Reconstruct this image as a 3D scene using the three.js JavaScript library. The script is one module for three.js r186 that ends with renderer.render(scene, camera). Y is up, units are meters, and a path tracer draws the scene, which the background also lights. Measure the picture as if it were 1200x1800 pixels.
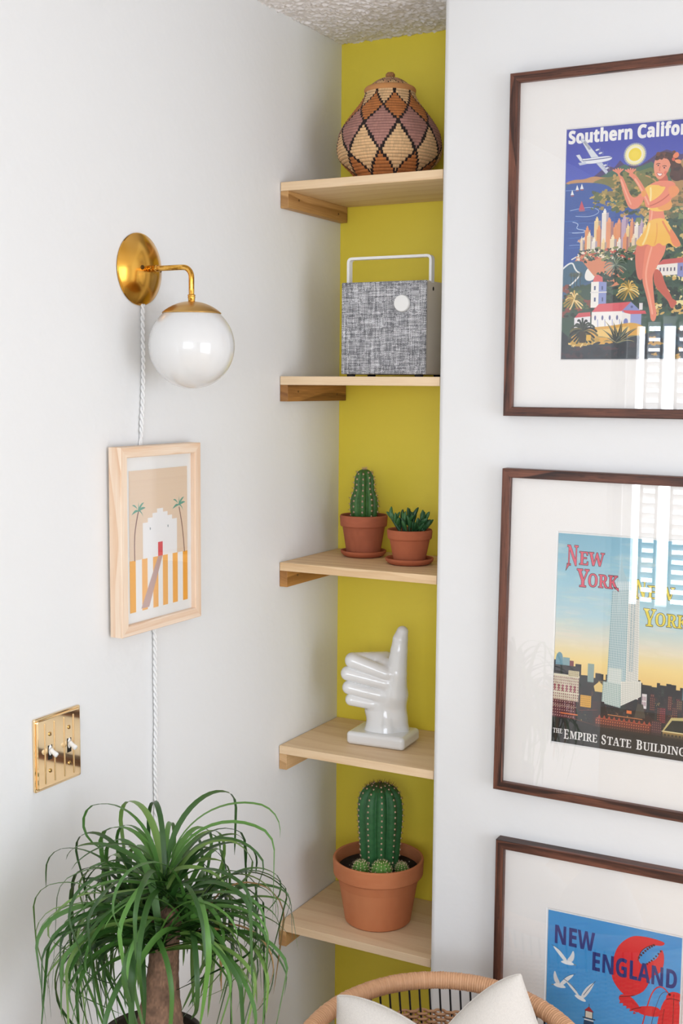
import * as THREE from 'three';
import { RoundedBoxGeometry } from 'three/addons/geometries/RoundedBoxGeometry.js';
import { mergeGeometries, mergeVertices, toCreasedNormals } from 'three/addons/utils/BufferGeometryUtils.js';
import { MarchingCubes } from 'three/addons/objects/MarchingCubes.js';
import { RectAreaLightUniformsLib } from 'three/addons/lights/RectAreaLightUniformsLib.js';

// ---------------------------------------------------------------- camera, daylight, exposure
const scene = new THREE.Scene();
const camera = new THREE.PerspectiveCamera(45.356, 1200 / 1800, 0.05, 60);
camera.rotation.order = 'YXZ';
camera.position.set(1.2905, 1.65, 2.417);
camera.rotation.set(-0.10321, 0.48784, 0.00764);
const renderer = new THREE.WebGLRenderer({ antialias: true });
renderer.toneMapping = THREE.LinearToneMapping;
renderer.toneMappingExposure = 0.865;
renderer.shadowMap.enabled = true;
scene.background = new THREE.Color(0.75, 0.87, 1.0);
RectAreaLightUniformsLib.init();
function daylight(intensity, w, h, at, towards, color = 0xeef4ff) {
  const l = new THREE.RectAreaLight(color, intensity, w, h);
  l.position.set(...at); l.lookAt(...towards); scene.add(l); return l;
}
daylight(17, 0.4, 1.5, [-0.17, 1.25, 4.46], [-0.17, 1.25, 0]);     // narrow shuttered window in the rear wall
daylight(8.2, 2.1, 1.1, [1.95, 1.7, 4.46], [1.95, 1.7, 0]);     // second rear window
daylight(5.9, 2.4, 2.05, [4.56, 1.17, 2.3], [0, 1.17, 2.3]);         // wide window in the side wall

// ---------------------------------------------------------------- helpers
let seedNow = 7;
const rnd = () => { seedNow = (seedNow + 0x6d2b79f5) | 0; let t = Math.imul(seedNow ^ (seedNow >>> 15), 1 | seedNow); t = (t + Math.imul(t ^ (t >>> 7), 61 | t)) ^ t; return ((t ^ (t >>> 14)) >>> 0) / 4294967296; };
const rr = (a, b) => a + (b - a) * rnd();
const V = (x, y, z) => new THREE.Vector3(x, y, z);
const { clamp, lerp, smoothstep } = THREE.MathUtils;
function hash(i, j, s) { let h = Math.imul(i, 374761393) ^ Math.imul(j, 668265263) ^ Math.imul(s, 1274126177); h = Math.imul(h ^ (h >>> 13), 1274126177); return ((h ^ (h >>> 16)) >>> 0) / 4294967296; }
function vn(x, y, px, py, s) {   // tileable value noise
  const i = Math.floor(x), j = Math.floor(y), fx = x - i, fy = y - j, u = fx * fx * (3 - 2 * fx), v = fy * fy * (3 - 2 * fy);
  const m = (a, n) => ((a % n) + n) % n, i0 = m(i, px), i1 = m(i + 1, px), j0 = m(j, py), j1 = m(j + 1, py);
  return lerp(lerp(hash(i0, j0, s), hash(i1, j0, s), u), lerp(hash(i0, j1, s), hash(i1, j1, s), u), v);
}
function noise3(x, y, z, s) {
  const k = Math.floor(z), f = z - k, w = f * f * (3 - 2 * f);
  return lerp(vn(x, y, 4096, 4096, s + k * 17), vn(x, y, 4096, 4096, s + k * 17 + 17), w);
}
const hex = (c) => [(c >> 16) & 255, (c >> 8) & 255, c & 255];
function dataTex(w, h, f, { srgb = true, repeat = [1, 1] } = {}) {
  const d = new Uint8Array(w * h * 4);
  for (let y = 0; y < h; y++) for (let x = 0; x < w; x++) {
    const c = f(x / w, y / h), o = (y * w + x) * 4;
    if (typeof c === 'number') d[o] = d[o + 1] = d[o + 2] = clamp(c, 0, 255);
    else { d[o] = clamp(c[0], 0, 255); d[o + 1] = clamp(c[1], 0, 255); d[o + 2] = clamp(c[2], 0, 255); }
    d[o + 3] = 255;
  }
  const t = new THREE.DataTexture(d, w, h, THREE.RGBAFormat);
  t.wrapS = t.wrapT = THREE.RepeatWrapping; t.magFilter = THREE.LinearFilter; t.minFilter = THREE.LinearMipmapLinearFilter; t.generateMipmaps = true;
  if (srgb) t.colorSpace = THREE.SRGBColorSpace;
  t.repeat.set(...repeat); t.needsUpdate = true; return t;
}
function canvasTex(w, h, draw) {
  const c = document.createElement('canvas'); c.width = w; c.height = h;
  draw(c.getContext('2d'), w, h);
  const t = new THREE.CanvasTexture(c); t.colorSpace = THREE.SRGBColorSpace; t.anisotropy = 8; return t;
}
const std = (o) => new THREE.MeshStandardMaterial(o), phy = (o) => new THREE.MeshPhysicalMaterial(o);
// wood: u along the grain (one repeat = 0.7 m), v across it (one repeat = 0.28 m)
function wood(seed, light, dark, { rings = 9, contrast = 0.6, pores = 0, fibre = 0.25, warp = 1, rough = 0.55 } = {}) {
  const a = hex(light), b = hex(dark);
  const tex = dataTex(768, 512, (u, v) => {
    const w = (vn(u * 3, v * 4, 3, 4, seed) - 0.5) * 0.16 * warp + (vn(u * 9, v * 6, 9, 6, seed + 1) - 0.5) * 0.03 * warp;
    let r = (v + w) * rings; r -= Math.floor(r);
    let k = Math.pow(r, 2.2) * (r > 0.93 ? (1 - r) / 0.07 : 1) * contrast * (0.45 + 1.1 * vn(u * 2, Math.floor((v + w) * rings) + 0.5, 2, 64, seed + 5));
    k += (vn(u * 24, v * 220, 24, 220, seed + 2) - 0.5) * fibre + (vn(u * 5, v * 40, 5, 40, seed + 3) - 0.5) * fibre * 0.8;
    if (pores && vn(u * 40, v * 256, 40, 256, seed + 4) > 0.78) k += pores;
    return [0, 1, 2].map((c) => lerp(a[c], b[c], clamp(k, -0.25, 1)));
  }, { repeat: [1 / 0.7, 1 / 0.28] });
  return std({ map: tex, roughness: rough, bumpMap: tex, bumpScale: 0.0002 });
}
// metric uv on any geometry, grain along the axis named
let uvShift = 0;
function boxUV(g, grain = 'x') {
  if (g.index) g = g.toNonIndexed();
  const p = g.attributes.position, n = p.count, uv = new Float32Array(n * 2); uvShift += 0.37;
  const A = V(0, 0, 0), B = V(0, 0, 0), C = V(0, 0, 0);
  for (let i = 0; i < n; i += 3) {
    A.fromBufferAttribute(p, i); B.fromBufferAttribute(p, i + 1); C.fromBufferAttribute(p, i + 2);
    const N = B.clone().sub(A).cross(C.clone().sub(A)), ax = [Math.abs(N.x), Math.abs(N.y), Math.abs(N.z)], m = ax.indexOf(Math.max(...ax));
    [A, B, C].forEach((q, k) => {
      const c = [q.x, q.y, q.z], gi = 'xyz'.indexOf(grain), rest = [0, 1, 2].filter((t) => t !== gi);
      let u, v;
      if (m === gi) { u = c[rest[0]] * 0.15; v = c[rest[1]] + 0.11 + c[rest[0]] * 0.3; }           // end grain
      else { u = c[gi]; v = c[rest.find((t) => t !== m)] + (m === rest[0] ? 0.07 : 0); }
      uv[(i + k) * 2] = u + uvShift; uv[(i + k) * 2 + 1] = v + uvShift * 0.61;
    });
  }
  g.setAttribute('uv', new THREE.BufferAttribute(uv, 2)); return g;
}
const rbox = (w, h, d, r = 0.0015, seg = 2) => new RoundedBoxGeometry(w, h, d, seg, r);
const taken = {};
function numbered(name) { const k = (taken[name] = (taken[name] ?? -1) + 1); return k ? name + '_' + String(k).padStart(3, '0') : name; }
function mesh(name, g, m, parent = scene, at) {
  const o = new THREE.Mesh(g, m); o.name = parent === scene ? numbered(name) : name; o.castShadow = o.receiveShadow = true;
  if (at) o.position.set(...at);
  parent.add(o); return o;
}
function thing(name, label, category, at = [0, 0, 0], turn = 0, group) {
  const o = new THREE.Group(); o.name = numbered(name); o.position.set(...at); o.rotation.y = turn;
  o.userData = { label, category }; if (group) o.userData.group = group;
  scene.add(o); return o;
}
function struct(name, g, m, at) { const o = mesh(name, g, m, scene, at); o.userData.kind = 'structure'; return o; }
function lathe(pts, seg = 64) { return new THREE.LatheGeometry(pts.map(([x, y]) => new THREE.Vector2(x, y)), seg); }
function tube(pts, r, seg = 40, rad = 10, closed = false) { return new THREE.TubeGeometry(new THREE.CatmullRomCurve3(pts.map((p) => (p.isVector3 ? p : V(...p))), closed), seg, r, rad, closed); }
function tri(pos, idx, uv) {
  const g = new THREE.BufferGeometry(); g.setAttribute('position', new THREE.Float32BufferAttribute(pos, 3));
  if (uv) g.setAttribute('uv', new THREE.Float32BufferAttribute(uv, 2));
  g.setIndex(idx); g.computeVertexNormals(); return g;
}
function moved(g, x, y, z, rx = 0, ry = 0, rz = 0) { return g.applyMatrix4(new THREE.Matrix4().makeRotationFromEuler(new THREE.Euler(rx, ry, rz)).setPosition(x, y, z)); }

// ---------------------------------------------------------------- materials of the room
const H = 2.382, FACE = 0.2689, EDGE = 0.356;
const plaster = dataTex(512, 512, (u, v) => 128 + 60 * (vn(u * 60, v * 60, 60, 60, 3) - 0.5) + 90 * (vn(u * 9, v * 9, 9, 9, 4) - 0.5) + 26 * (vn(u * 170, v * 170, 170, 170, 5) - 0.5), { srgb: false, repeat: [1, 1] });
const wallPaint = std({ color: new THREE.Color(0.855, 0.86, 0.855), roughness: 0.55, bumpMap: plaster, bumpScale: 0.0012 });
const yellowPaint = std({ color: new THREE.Color(0.92, 0.755, 0.066), roughness: 0.5, bumpMap: plaster, bumpScale: 0.0012 });
const ceilPaint = std({ color: new THREE.Color(0.92, 0.895, 0.88), roughness: 0.9 });
const floorWood = wood(91, 0xdcc4a2, 0xbb9a72, { rings: 4, contrast: 0.35, warp: 0.5 });
const trimPaint = std({ color: 0xf0f0ee, roughness: 0.35 });

// ---------------------------------------------------------------- structure
const bx = (x0, x1, y0, y1, z0, z1) => new THREE.BoxGeometry(x1 - x0, y1 - y0, z1 - z0).translate((x0 + x1) / 2, (y0 + y1) / 2, (z0 + z1) / 2);
{
  const f = struct('floor', boxUV(bx(-1.4, 4.7, -0.1, -0.014, -0.1, 4.7), 'x'), std({ color: 0x6b5236, roughness: 0.9 }));
  for (let k = 0; k < 37; k++) mesh('plank', boxUV(bx(-1.4, 4.7, -0.014, 0, -0.1 + k * 0.13, 0.0285 + k * 0.13), 'x'), floorWood, f);
}
struct('wall_left', boxUV(bx(-0.12, 0, 0, H + 0.02, -0.12, 2.75), 'z'), wallPaint);
struct('wall_niche', boxUV(bx(0, EDGE, 0, H + 0.02, -0.12, 0), 'x'), yellowPaint);
{ // the wall with the posters: a solid block whose left arris is softly rounded
  const s = new THREE.Shape(), r = 0.012;
  s.moveTo(EDGE, 0.12); s.lineTo(EDGE, -FACE + r); s.absarc(EDGE + r, -FACE + r, r, Math.PI, Math.PI * 1.5, false); s.lineTo(4.55, -FACE); s.lineTo(4.55, 0.12); s.closePath();
  const g = new THREE.ExtrudeGeometry(s, { depth: H + 0.02, bevelEnabled: false, curveSegments: 10 }); g.rotateX(-Math.PI / 2);
  struct('wall_right', boxUV(g, 'x'), wallPaint);
}
{ // ceiling slab with sprayed popcorn relief
  const c = struct('ceiling', bx(-1.4, 4.7, H + 0.004, H + 0.12, -0.12, 4.7), ceilPaint);
  const X = 0.9, Z = 1.0, st = 0.0025, nx = Math.round(X / st), nz = Math.round(Z / st), pos = [], idx = [];
  for (let j = 0; j <= nz; j++) for (let i = 0; i <= nx; i++) {
    const x = i * st, z = j * st;
    const lump = Math.pow(vn(x * 170, z * 170, 4096, 4096, 21), 2) * 0.0046 + Math.pow(vn(x * 330, z * 330, 4096, 4096, 22), 2) * 0.003 + vn(x * 14, z * 14, 4096, 4096, 23) * 0.0015;
    pos.push(x, H + 0.0035 - lump, z);
  }
  for (let j = 0; j < nz; j++) for (let i = 0; i < nx; i++) { const a = j * (nx + 1) + i; idx.push(a, a + 1, a + nx + 1, a + 1, a + nx + 2, a + nx + 1); }
  const p = mesh('popcorn_texture', tri(pos, idx), ceilPaint, c); p.userData.kind = 'stuff';
}
// the rest of the room, behind the camera
function wallWithHole(name, along, at, thick, a0, a1, holes) {   // along 'x': wall in plane z = at
  const s = new THREE.Shape(); s.moveTo(a0, 0); s.lineTo(a1, 0); s.lineTo(a1, H + 0.02); s.lineTo(a0, H + 0.02); s.closePath();
  for (const [h0, h1, y0, y1] of holes) { const p = new THREE.Path(); p.moveTo(h0, y0); p.lineTo(h0, y1); p.lineTo(h1, y1); p.lineTo(h1, y0); p.closePath(); s.holes.push(p); }
  const g = new THREE.ExtrudeGeometry(s, { depth: thick, bevelEnabled: false });
  if (along === 'x') g.translate(0, 0, at); else { g.rotateY(-Math.PI / 2); g.translate(at + thick, 0, 0); }
  return struct(name, boxUV(g, along === 'x' ? 'x' : 'z'), wallPaint);
}
const W1 = [-0.36, 0.02, 0.5, 2.0], W2 = [0.9, 3.0, 1.15, 2.25], W3 = [1.1, 3.5, 0.14, 2.2];
wallWithHole('wall_rear', 'x', 4.3, 0.12, -1.4, 4.55, [W1, W2]);
wallWithHole('wall_side', 'z', 4.4, 0.12, -0.12, 4.42, [W3]);
struct('wall_return', boxUV(bx(-1.4, -0.12, 0, H + 0.02, 2.63, 2.75), 'x'), wallPaint);
struct('wall_recess', boxUV(bx(-1.52, -1.4, 0, H + 0.02, 2.63, 4.42), 'z'), wallPaint);
const pane = phy({ color: 0xffffff, roughness: 0, transmission: 1, thickness: 0, ior: 1.5 });
function windowUnit(name, [a0, a1, y0, y1], along, at, bars) {
  const o = new THREE.Group(); o.name = name; o.userData.kind = 'structure'; scene.add(o);
  const f = 0.045, P = (u0, u1, v0, v1, nm, m = trimPaint, d0 = 0.03, d1 = 0.08) => {
    const g = along === 'x' ? bx(u0, u1, v0, v1, at + d0, at + d1) : bx(at + d0, at + d1, v0, v1, u0, u1);
    mesh(nm, g, m, o);
  };
  P(a0, a0 + f, y0, y1, 'window_jamb'); P(a1 - f, a1, y0, y1, 'window_jamb'); P(a0 + f, a1 - f, y0, y0 + f, 'window_rail'); P(a0 + f, a1 - f, y1 - f, y1, 'window_rail');
  for (const b of bars) P(b - 0.018, b + 0.018, y0 + f, y1 - f, 'window_mullion');
  P(a0 + f, a1 - f, y0 + f, y1 - f, 'window_pane', pane, 0.053, 0.057);
  return o;
}
windowUnit('window_1', W1, 'x', 4.3, []);
windowUnit('window_2', W2, 'x', 4.3, [1.6, 2.3]);
windowUnit('window_3', W3, 'z', 4.4, [1.9, 2.7]);
{ // slatted shutters standing in the narrow rear window, seen mirrored in the poster glass
  const slatShape = rbox(0.066, 0.004, 0.045, 0.001);
  const sh = (x0, x1, label) => {
    const o = thing('window_shutter', label, 'shutter', [(x0 + x1) / 2, 0, 4.27]);
    const w = x1 - x0;
    for (const s of [-1, 1]) mesh('stile', bx(s * w / 2 - 0.007, s * w / 2 + 0.007, 0.52, 1.98, -0.012, 0.012), trimPaint, o);
    mesh('rail', bx(-w / 2, w / 2, 0.5, 0.53, -0.012, 0.012), trimPaint, o); mesh('rail', bx(-w / 2, w / 2, 1.97, 2.0, -0.012, 0.012), trimPaint, o);
    for (let y = 0.56; y < 1.96; y += 0.05) { const m = mesh('slat', slatShape, trimPaint, o, [0, y, 0]); m.rotation.x = 0.75; m.scale.x = (w - 0.014) / 0.066; }
  };
  sh(-0.25, -0.175, 'white slatted shutter leaf mirrored beside the brightest strip in the poster glass');
  sh(-0.1, 0.0, 'wider white slatted shutter leaf mirrored at the edge of the poster glass');
}
{ // curtain hanging left of that window
  const cm = std({ color: 0xd9d8d6, roughness: 0.9 }); cm.side = THREE.DoubleSide;
  const pos = [], idx = [], n = 120, m = 14;
  for (let j = 0; j <= m; j++) for (let i = 0; i <= n; i++) { const t = i / n, y = j / m; pos.push(-1.05 + t * 0.66, 0.06 + y * 2.2, 4.23 + Math.sin(t * 44 + Math.sin(t * 9) * 1.5) * 0.022 * (1.15 - 0.4 * y)); }
  for (let j = 0; j < m; j++) for (let i = 0; i < n; i++) { const a = j * (n + 1) + i; idx.push(a, a + 1, a + n + 1, a + 1, a + n + 2, a + n + 1); }
  const o = thing('curtain', 'pale curtain in soft upright folds, mirrored faintly in the poster glass', 'curtain', [0, 0, 0]);
  mesh('cloth', tri(pos, idx), cm, o);
  const g = new THREE.CylinderGeometry(0.011, 0.011, 0.8, 16).rotateZ(Math.PI / 2); mesh('rod', g, std({ color: 0x8a6a3a, roughness: 0.35, metalness: 0.9 }), o, [-0.75, 2.27, 4.23]);
}

// ---------------------------------------------------------------- shelves in the niche
const SH = [2.0535, 1.667, 1.2845, 0.896, 0.5088];   // board tops
const pineMats = [wood(11, 0xf0d2aa, 0xd6ad7c, { rings: 6, contrast: 0.45 }), wood(12, 0xf2d6b0, 0xd9b285, { rings: 5, contrast: 0.4 }), wood(13, 0xedcda2, 0xcfa474, { rings: 8, contrast: 0.5 })];
const cleatMats = [wood(21, 0xc99b63, 0x8d5f2f, { rings: 6, contrast: 0.8 }), wood(22, 0xa9763f, 0x5b3617, { rings: 8, contrast: 1, fibre: 0.4 }), wood(23, 0xb98447, 0x7a4c1f, { rings: 7, contrast: 0.8 }), wood(24, 0xdcb483, 0xb08350, { rings: 6, contrast: 0.6 }), wood(25, 0xcfa26b, 0xa3743f, { rings: 6, contrast: 0.6 })];
const screwMat = std({ color: 0x6b4a28, roughness: 0.6 });
const shelfLabels = ['highest wooden shelf in the niche, under the lidded basket', 'wooden shelf under the grey fabric speaker with a dark cleat', 'wooden shelf carrying the two small terracotta plants on saucers', 'wooden shelf under the white thumbs up sculpture', 'lowest wooden shelf in view, under the large potted cactus'];
SH.forEach((y, i) => {
  const o = thing('wooden_shelf', shelfLabels[i], 'shelf', [0, y, 0], 0, 'wooden shelves in the yellow niche');
  mesh('board', boxUV(rbox(0.353, 0.0175, 0.2574, 0.0012).translate(0.178, -0.00875, 0.1302), 'x'), pineMats[i % 3], o);
  const c = mesh('cleat', boxUV(rbox(0.018, 0.0335, 0.2545, 0.001).translate(0.0098, -0.0343, 0.1305), 'z'), cleatMats[i], o);
  for (const z of [0.045, 0.215]) mesh('screw', new THREE.CylinderGeometry(0.0022, 0.0022, 0.0012, 14).rotateZ(Math.PI / 2), screwMat, c, [0.0191, -0.034 + (z > 0.1 ? 0.003 : -0.003), z]);
});

// ---------------------------------------------------------------- picture frames
// a mitred rail: profile points (inset from the outer edge, depth), run along x
function mitreRail(L, prof) {
  const pos = [], n = prof.length, A = [], B = [];
  prof.forEach(([a, d]) => { A.push([-L / 2 + a, -a, d]); B.push([L / 2 - a, -a, d]); });
  const q = (p) => pos.push(...p);
  for (let i = 0; i < n; i++) { const j = (i + 1) % n; q(A[i]); q(B[j]); q(B[i]); q(A[i]); q(A[j]); q(B[j]); }
  for (let i = 1; i < n - 1; i++) { q(A[0]); q(A[i + 1]); q(A[i]); q(B[0]); q(B[i]); q(B[i + 1]); }
  const g = new THREE.BufferGeometry(); g.setAttribute('position', new THREE.Float32BufferAttribute(pos, 3)); g.computeVertexNormals();
  return boxUV(g, 'x');
}
function frameRails(o, w, h, prof, mats) {
  const turns = [[0, 0, h / 2, w], [Math.PI, 0, -h / 2, w], [Math.PI / 2, -w / 2, 0, h], [-Math.PI / 2, w / 2, 0, h]];
  turns.forEach(([a, x, y, L], i) => { const m = mesh('frame_rail', mitreRail(L, prof), mats[i % mats.length], o, [x, y, 0]); m.rotation.z = a; });
}
const glassMat = phy({ color: 0xffffff, roughness: 0.0, transmission: 1, thickness: 0, ior: 1.52 });
const walnut = [wood(31, 0x6e4230, 0x2a140c, { rings: 9, contrast: 0.9, pores: 0.25, fibre: 0.5, rough: 0.45 }), wood(32, 0x673d2b, 0x27120b, { rings: 7, contrast: 0.9, pores: 0.25, fibre: 0.5, rough: 0.45 })];
const matBoard = std({ color: new THREE.Color(0.90, 0.88, 0.85), roughness: 0.85 }), matBevel = std({ color: 0xf6f5f2, roughness: 0.8 });
function posterFrame(label, cx, cy, w, h, tilt, win, print, printMat) {
  const o = thing('framed_poster', label, 'picture', [cx, cy, FACE + 0.0005]); o.rotation.z = tilt;
  frameRails(o, w, h, [[0, 0], [0, 0.0235], [0.0012, 0.025], [0.0155, 0.025], [0.0165, 0.024], [0.0165, 0]].reverse(), walnut);
  // mat with a window whose bevelled edge shows white
  const s = new THREE.Shape(), [wx0, wx1, wy0, wy1] = win, iw = w / 2 - 0.0145, ih = h / 2 - 0.0145;
  s.moveTo(-iw, -ih); s.lineTo(iw, -ih); s.lineTo(iw, ih); s.lineTo(-iw, ih); s.closePath();
  const hp = new THREE.Path(); hp.moveTo(wx0, wy0); hp.lineTo(wx0, wy1); hp.lineTo(wx1, wy1); hp.lineTo(wx1, wy0); hp.closePath(); s.holes.push(hp);
  mesh('mat', new THREE.ExtrudeGeometry(s, { depth: 0.0016, bevelEnabled: false }), matBoard, o, [0, 0, 0.0125]);
  const e = 0.0016, pos = [], idx = [], c = [[wx0, wy0], [wx1, wy0], [wx1, wy1], [wx0, wy1]], sgn = [[1, 1], [-1, 1], [-1, -1], [1, -1]];
  c.forEach(([x, y], i) => { pos.push(x, y, 0.0141, x + sgn[i][0] * e, y + sgn[i][1] * e, 0.0125); });
  for (let i = 0; i < 4; i++) { const a = i * 2, b = ((i + 1) % 4) * 2; idx.push(a, b, b + 1, a, b + 1, a + 1); }
  const bev = tri(pos, idx).toNonIndexed(); bev.computeVertexNormals(); const bm = matBevel.clone(); bm.side = THREE.DoubleSide; mesh('mat_bevel', bev, bm, o);
  const [px0, px1, py0, py1] = print;
  mesh('backing', bx(-iw, iw, -ih, ih, 0.004, 0.0115), matBevel, o);
  mesh('poster', new THREE.PlaneGeometry(px1 - px0, py1 - py0).translate((px0 + px1) / 2, (py0 + py1) / 2, 0.0121), printMat, o);
  mesh('glass', bx(-iw, iw, -ih, ih, 0.0165, 0.0185), glassMat, o);
  return o;
}
// ---------------------------------------------------------------- the printed pictures
function poly(c, pts, fill, stroke, lw) { c.beginPath(); pts.forEach(([x, y], i) => (i ? c.lineTo(x, y) : c.moveTo(x, y))); c.closePath(); if (fill) { c.fillStyle = fill; c.fill(); } if (stroke) { c.strokeStyle = stroke; c.lineWidth = lw || 2; c.stroke(); } }
function blob(c, pts, fill, stroke, lw) {   // closed smooth outline through points
  c.beginPath(); const n = pts.length, mid = (a, b) => [(a[0] + b[0]) / 2, (a[1] + b[1]) / 2];
  let m = mid(pts[n - 1], pts[0]); c.moveTo(...m);
  for (let i = 0; i < n; i++) { m = mid(pts[i], pts[(i + 1) % n]); c.quadraticCurveTo(pts[i][0], pts[i][1], m[0], m[1]); }
  c.closePath(); if (fill) { c.fillStyle = fill; c.fill(); } if (stroke) { c.strokeStyle = stroke; c.lineWidth = lw || 2; c.stroke(); }
}
function stroke(c, pts, col, lw) { c.beginPath(); c.moveTo(...pts[0]); for (let i = 1; i < pts.length - 1; i++) { const a = pts[i], b = pts[i + 1]; c.quadraticCurveTo(a[0], a[1], i === pts.length - 2 ? b[0] : (a[0] + b[0]) / 2, i === pts.length - 2 ? b[1] : (a[1] + b[1]) / 2); } if (pts.length === 2) c.lineTo(...pts[1]); c.strokeStyle = col; c.lineWidth = lw; c.lineCap = 'round'; c.lineJoin = 'round'; c.stroke(); }
function fitText(c, s, x0, x1, top, bottom, font, fill, outline, ow, capH = 0.714) {   // cap height spans top..bottom
  c.save(); const size = (bottom - top) / capH; c.font = font.replace('SIZE', size + 'px'); const w = c.measureText(s).width;
  c.translate(x0, bottom); c.scale((x1 - x0) / w, 1); c.textBaseline = 'alphabetic';
  if (outline) { c.strokeStyle = outline; c.lineWidth = ow; c.lineJoin = 'round'; c.strokeText(s, 0, 0); }
  c.fillStyle = fill; c.fillText(s, 0, 0); c.restore();
}
const mix = (a, b, t) => { const p = hex(a), q = hex(b); return 'rgb(' + [0, 1, 2].map((k) => Math.round(lerp(p[k], q[k], t))).join(',') + ')'; };
const pick = (a) => a[Math.floor(rnd() * a.length)];
function palmCrown(c, x, y, r, cols, n = 13, wdt = 0.12) {
  for (let k = 0; k < n; k++) { const a = -Math.PI * (0.5 + (k / (n - 1) - 0.5) * 1.75), l = r * rr(0.85, 1.1); const ex = x + Math.cos(a) * l, ey = y + Math.sin(a) * l * 0.8 + l * 0.35 * Math.abs(Math.cos(a)); stroke(c, [[x, y], [x + Math.cos(a) * l * 0.6, y + Math.sin(a) * l * 0.85 - l * 0.08], [ex, ey]], pick(cols), r * wdt); }
}
function scrub(c, x0, x1, y0, y1, n, cols, r0, r1) { for (let k = 0; k < n; k++) { const x = rr(x0, x1), y = rr(y0, y1), r = rr(r0, r1), col = pick(cols); for (let q = 0; q < 5; q++) { c.beginPath(); c.ellipse(x + rr(-r, r), y + rr(-r, r) * 0.5, r * rr(0.35, 0.7), r * rr(0.25, 0.5), rr(-0.5, 0.5), 0, 7); c.fillStyle = col; c.fill(); } } }

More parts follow.
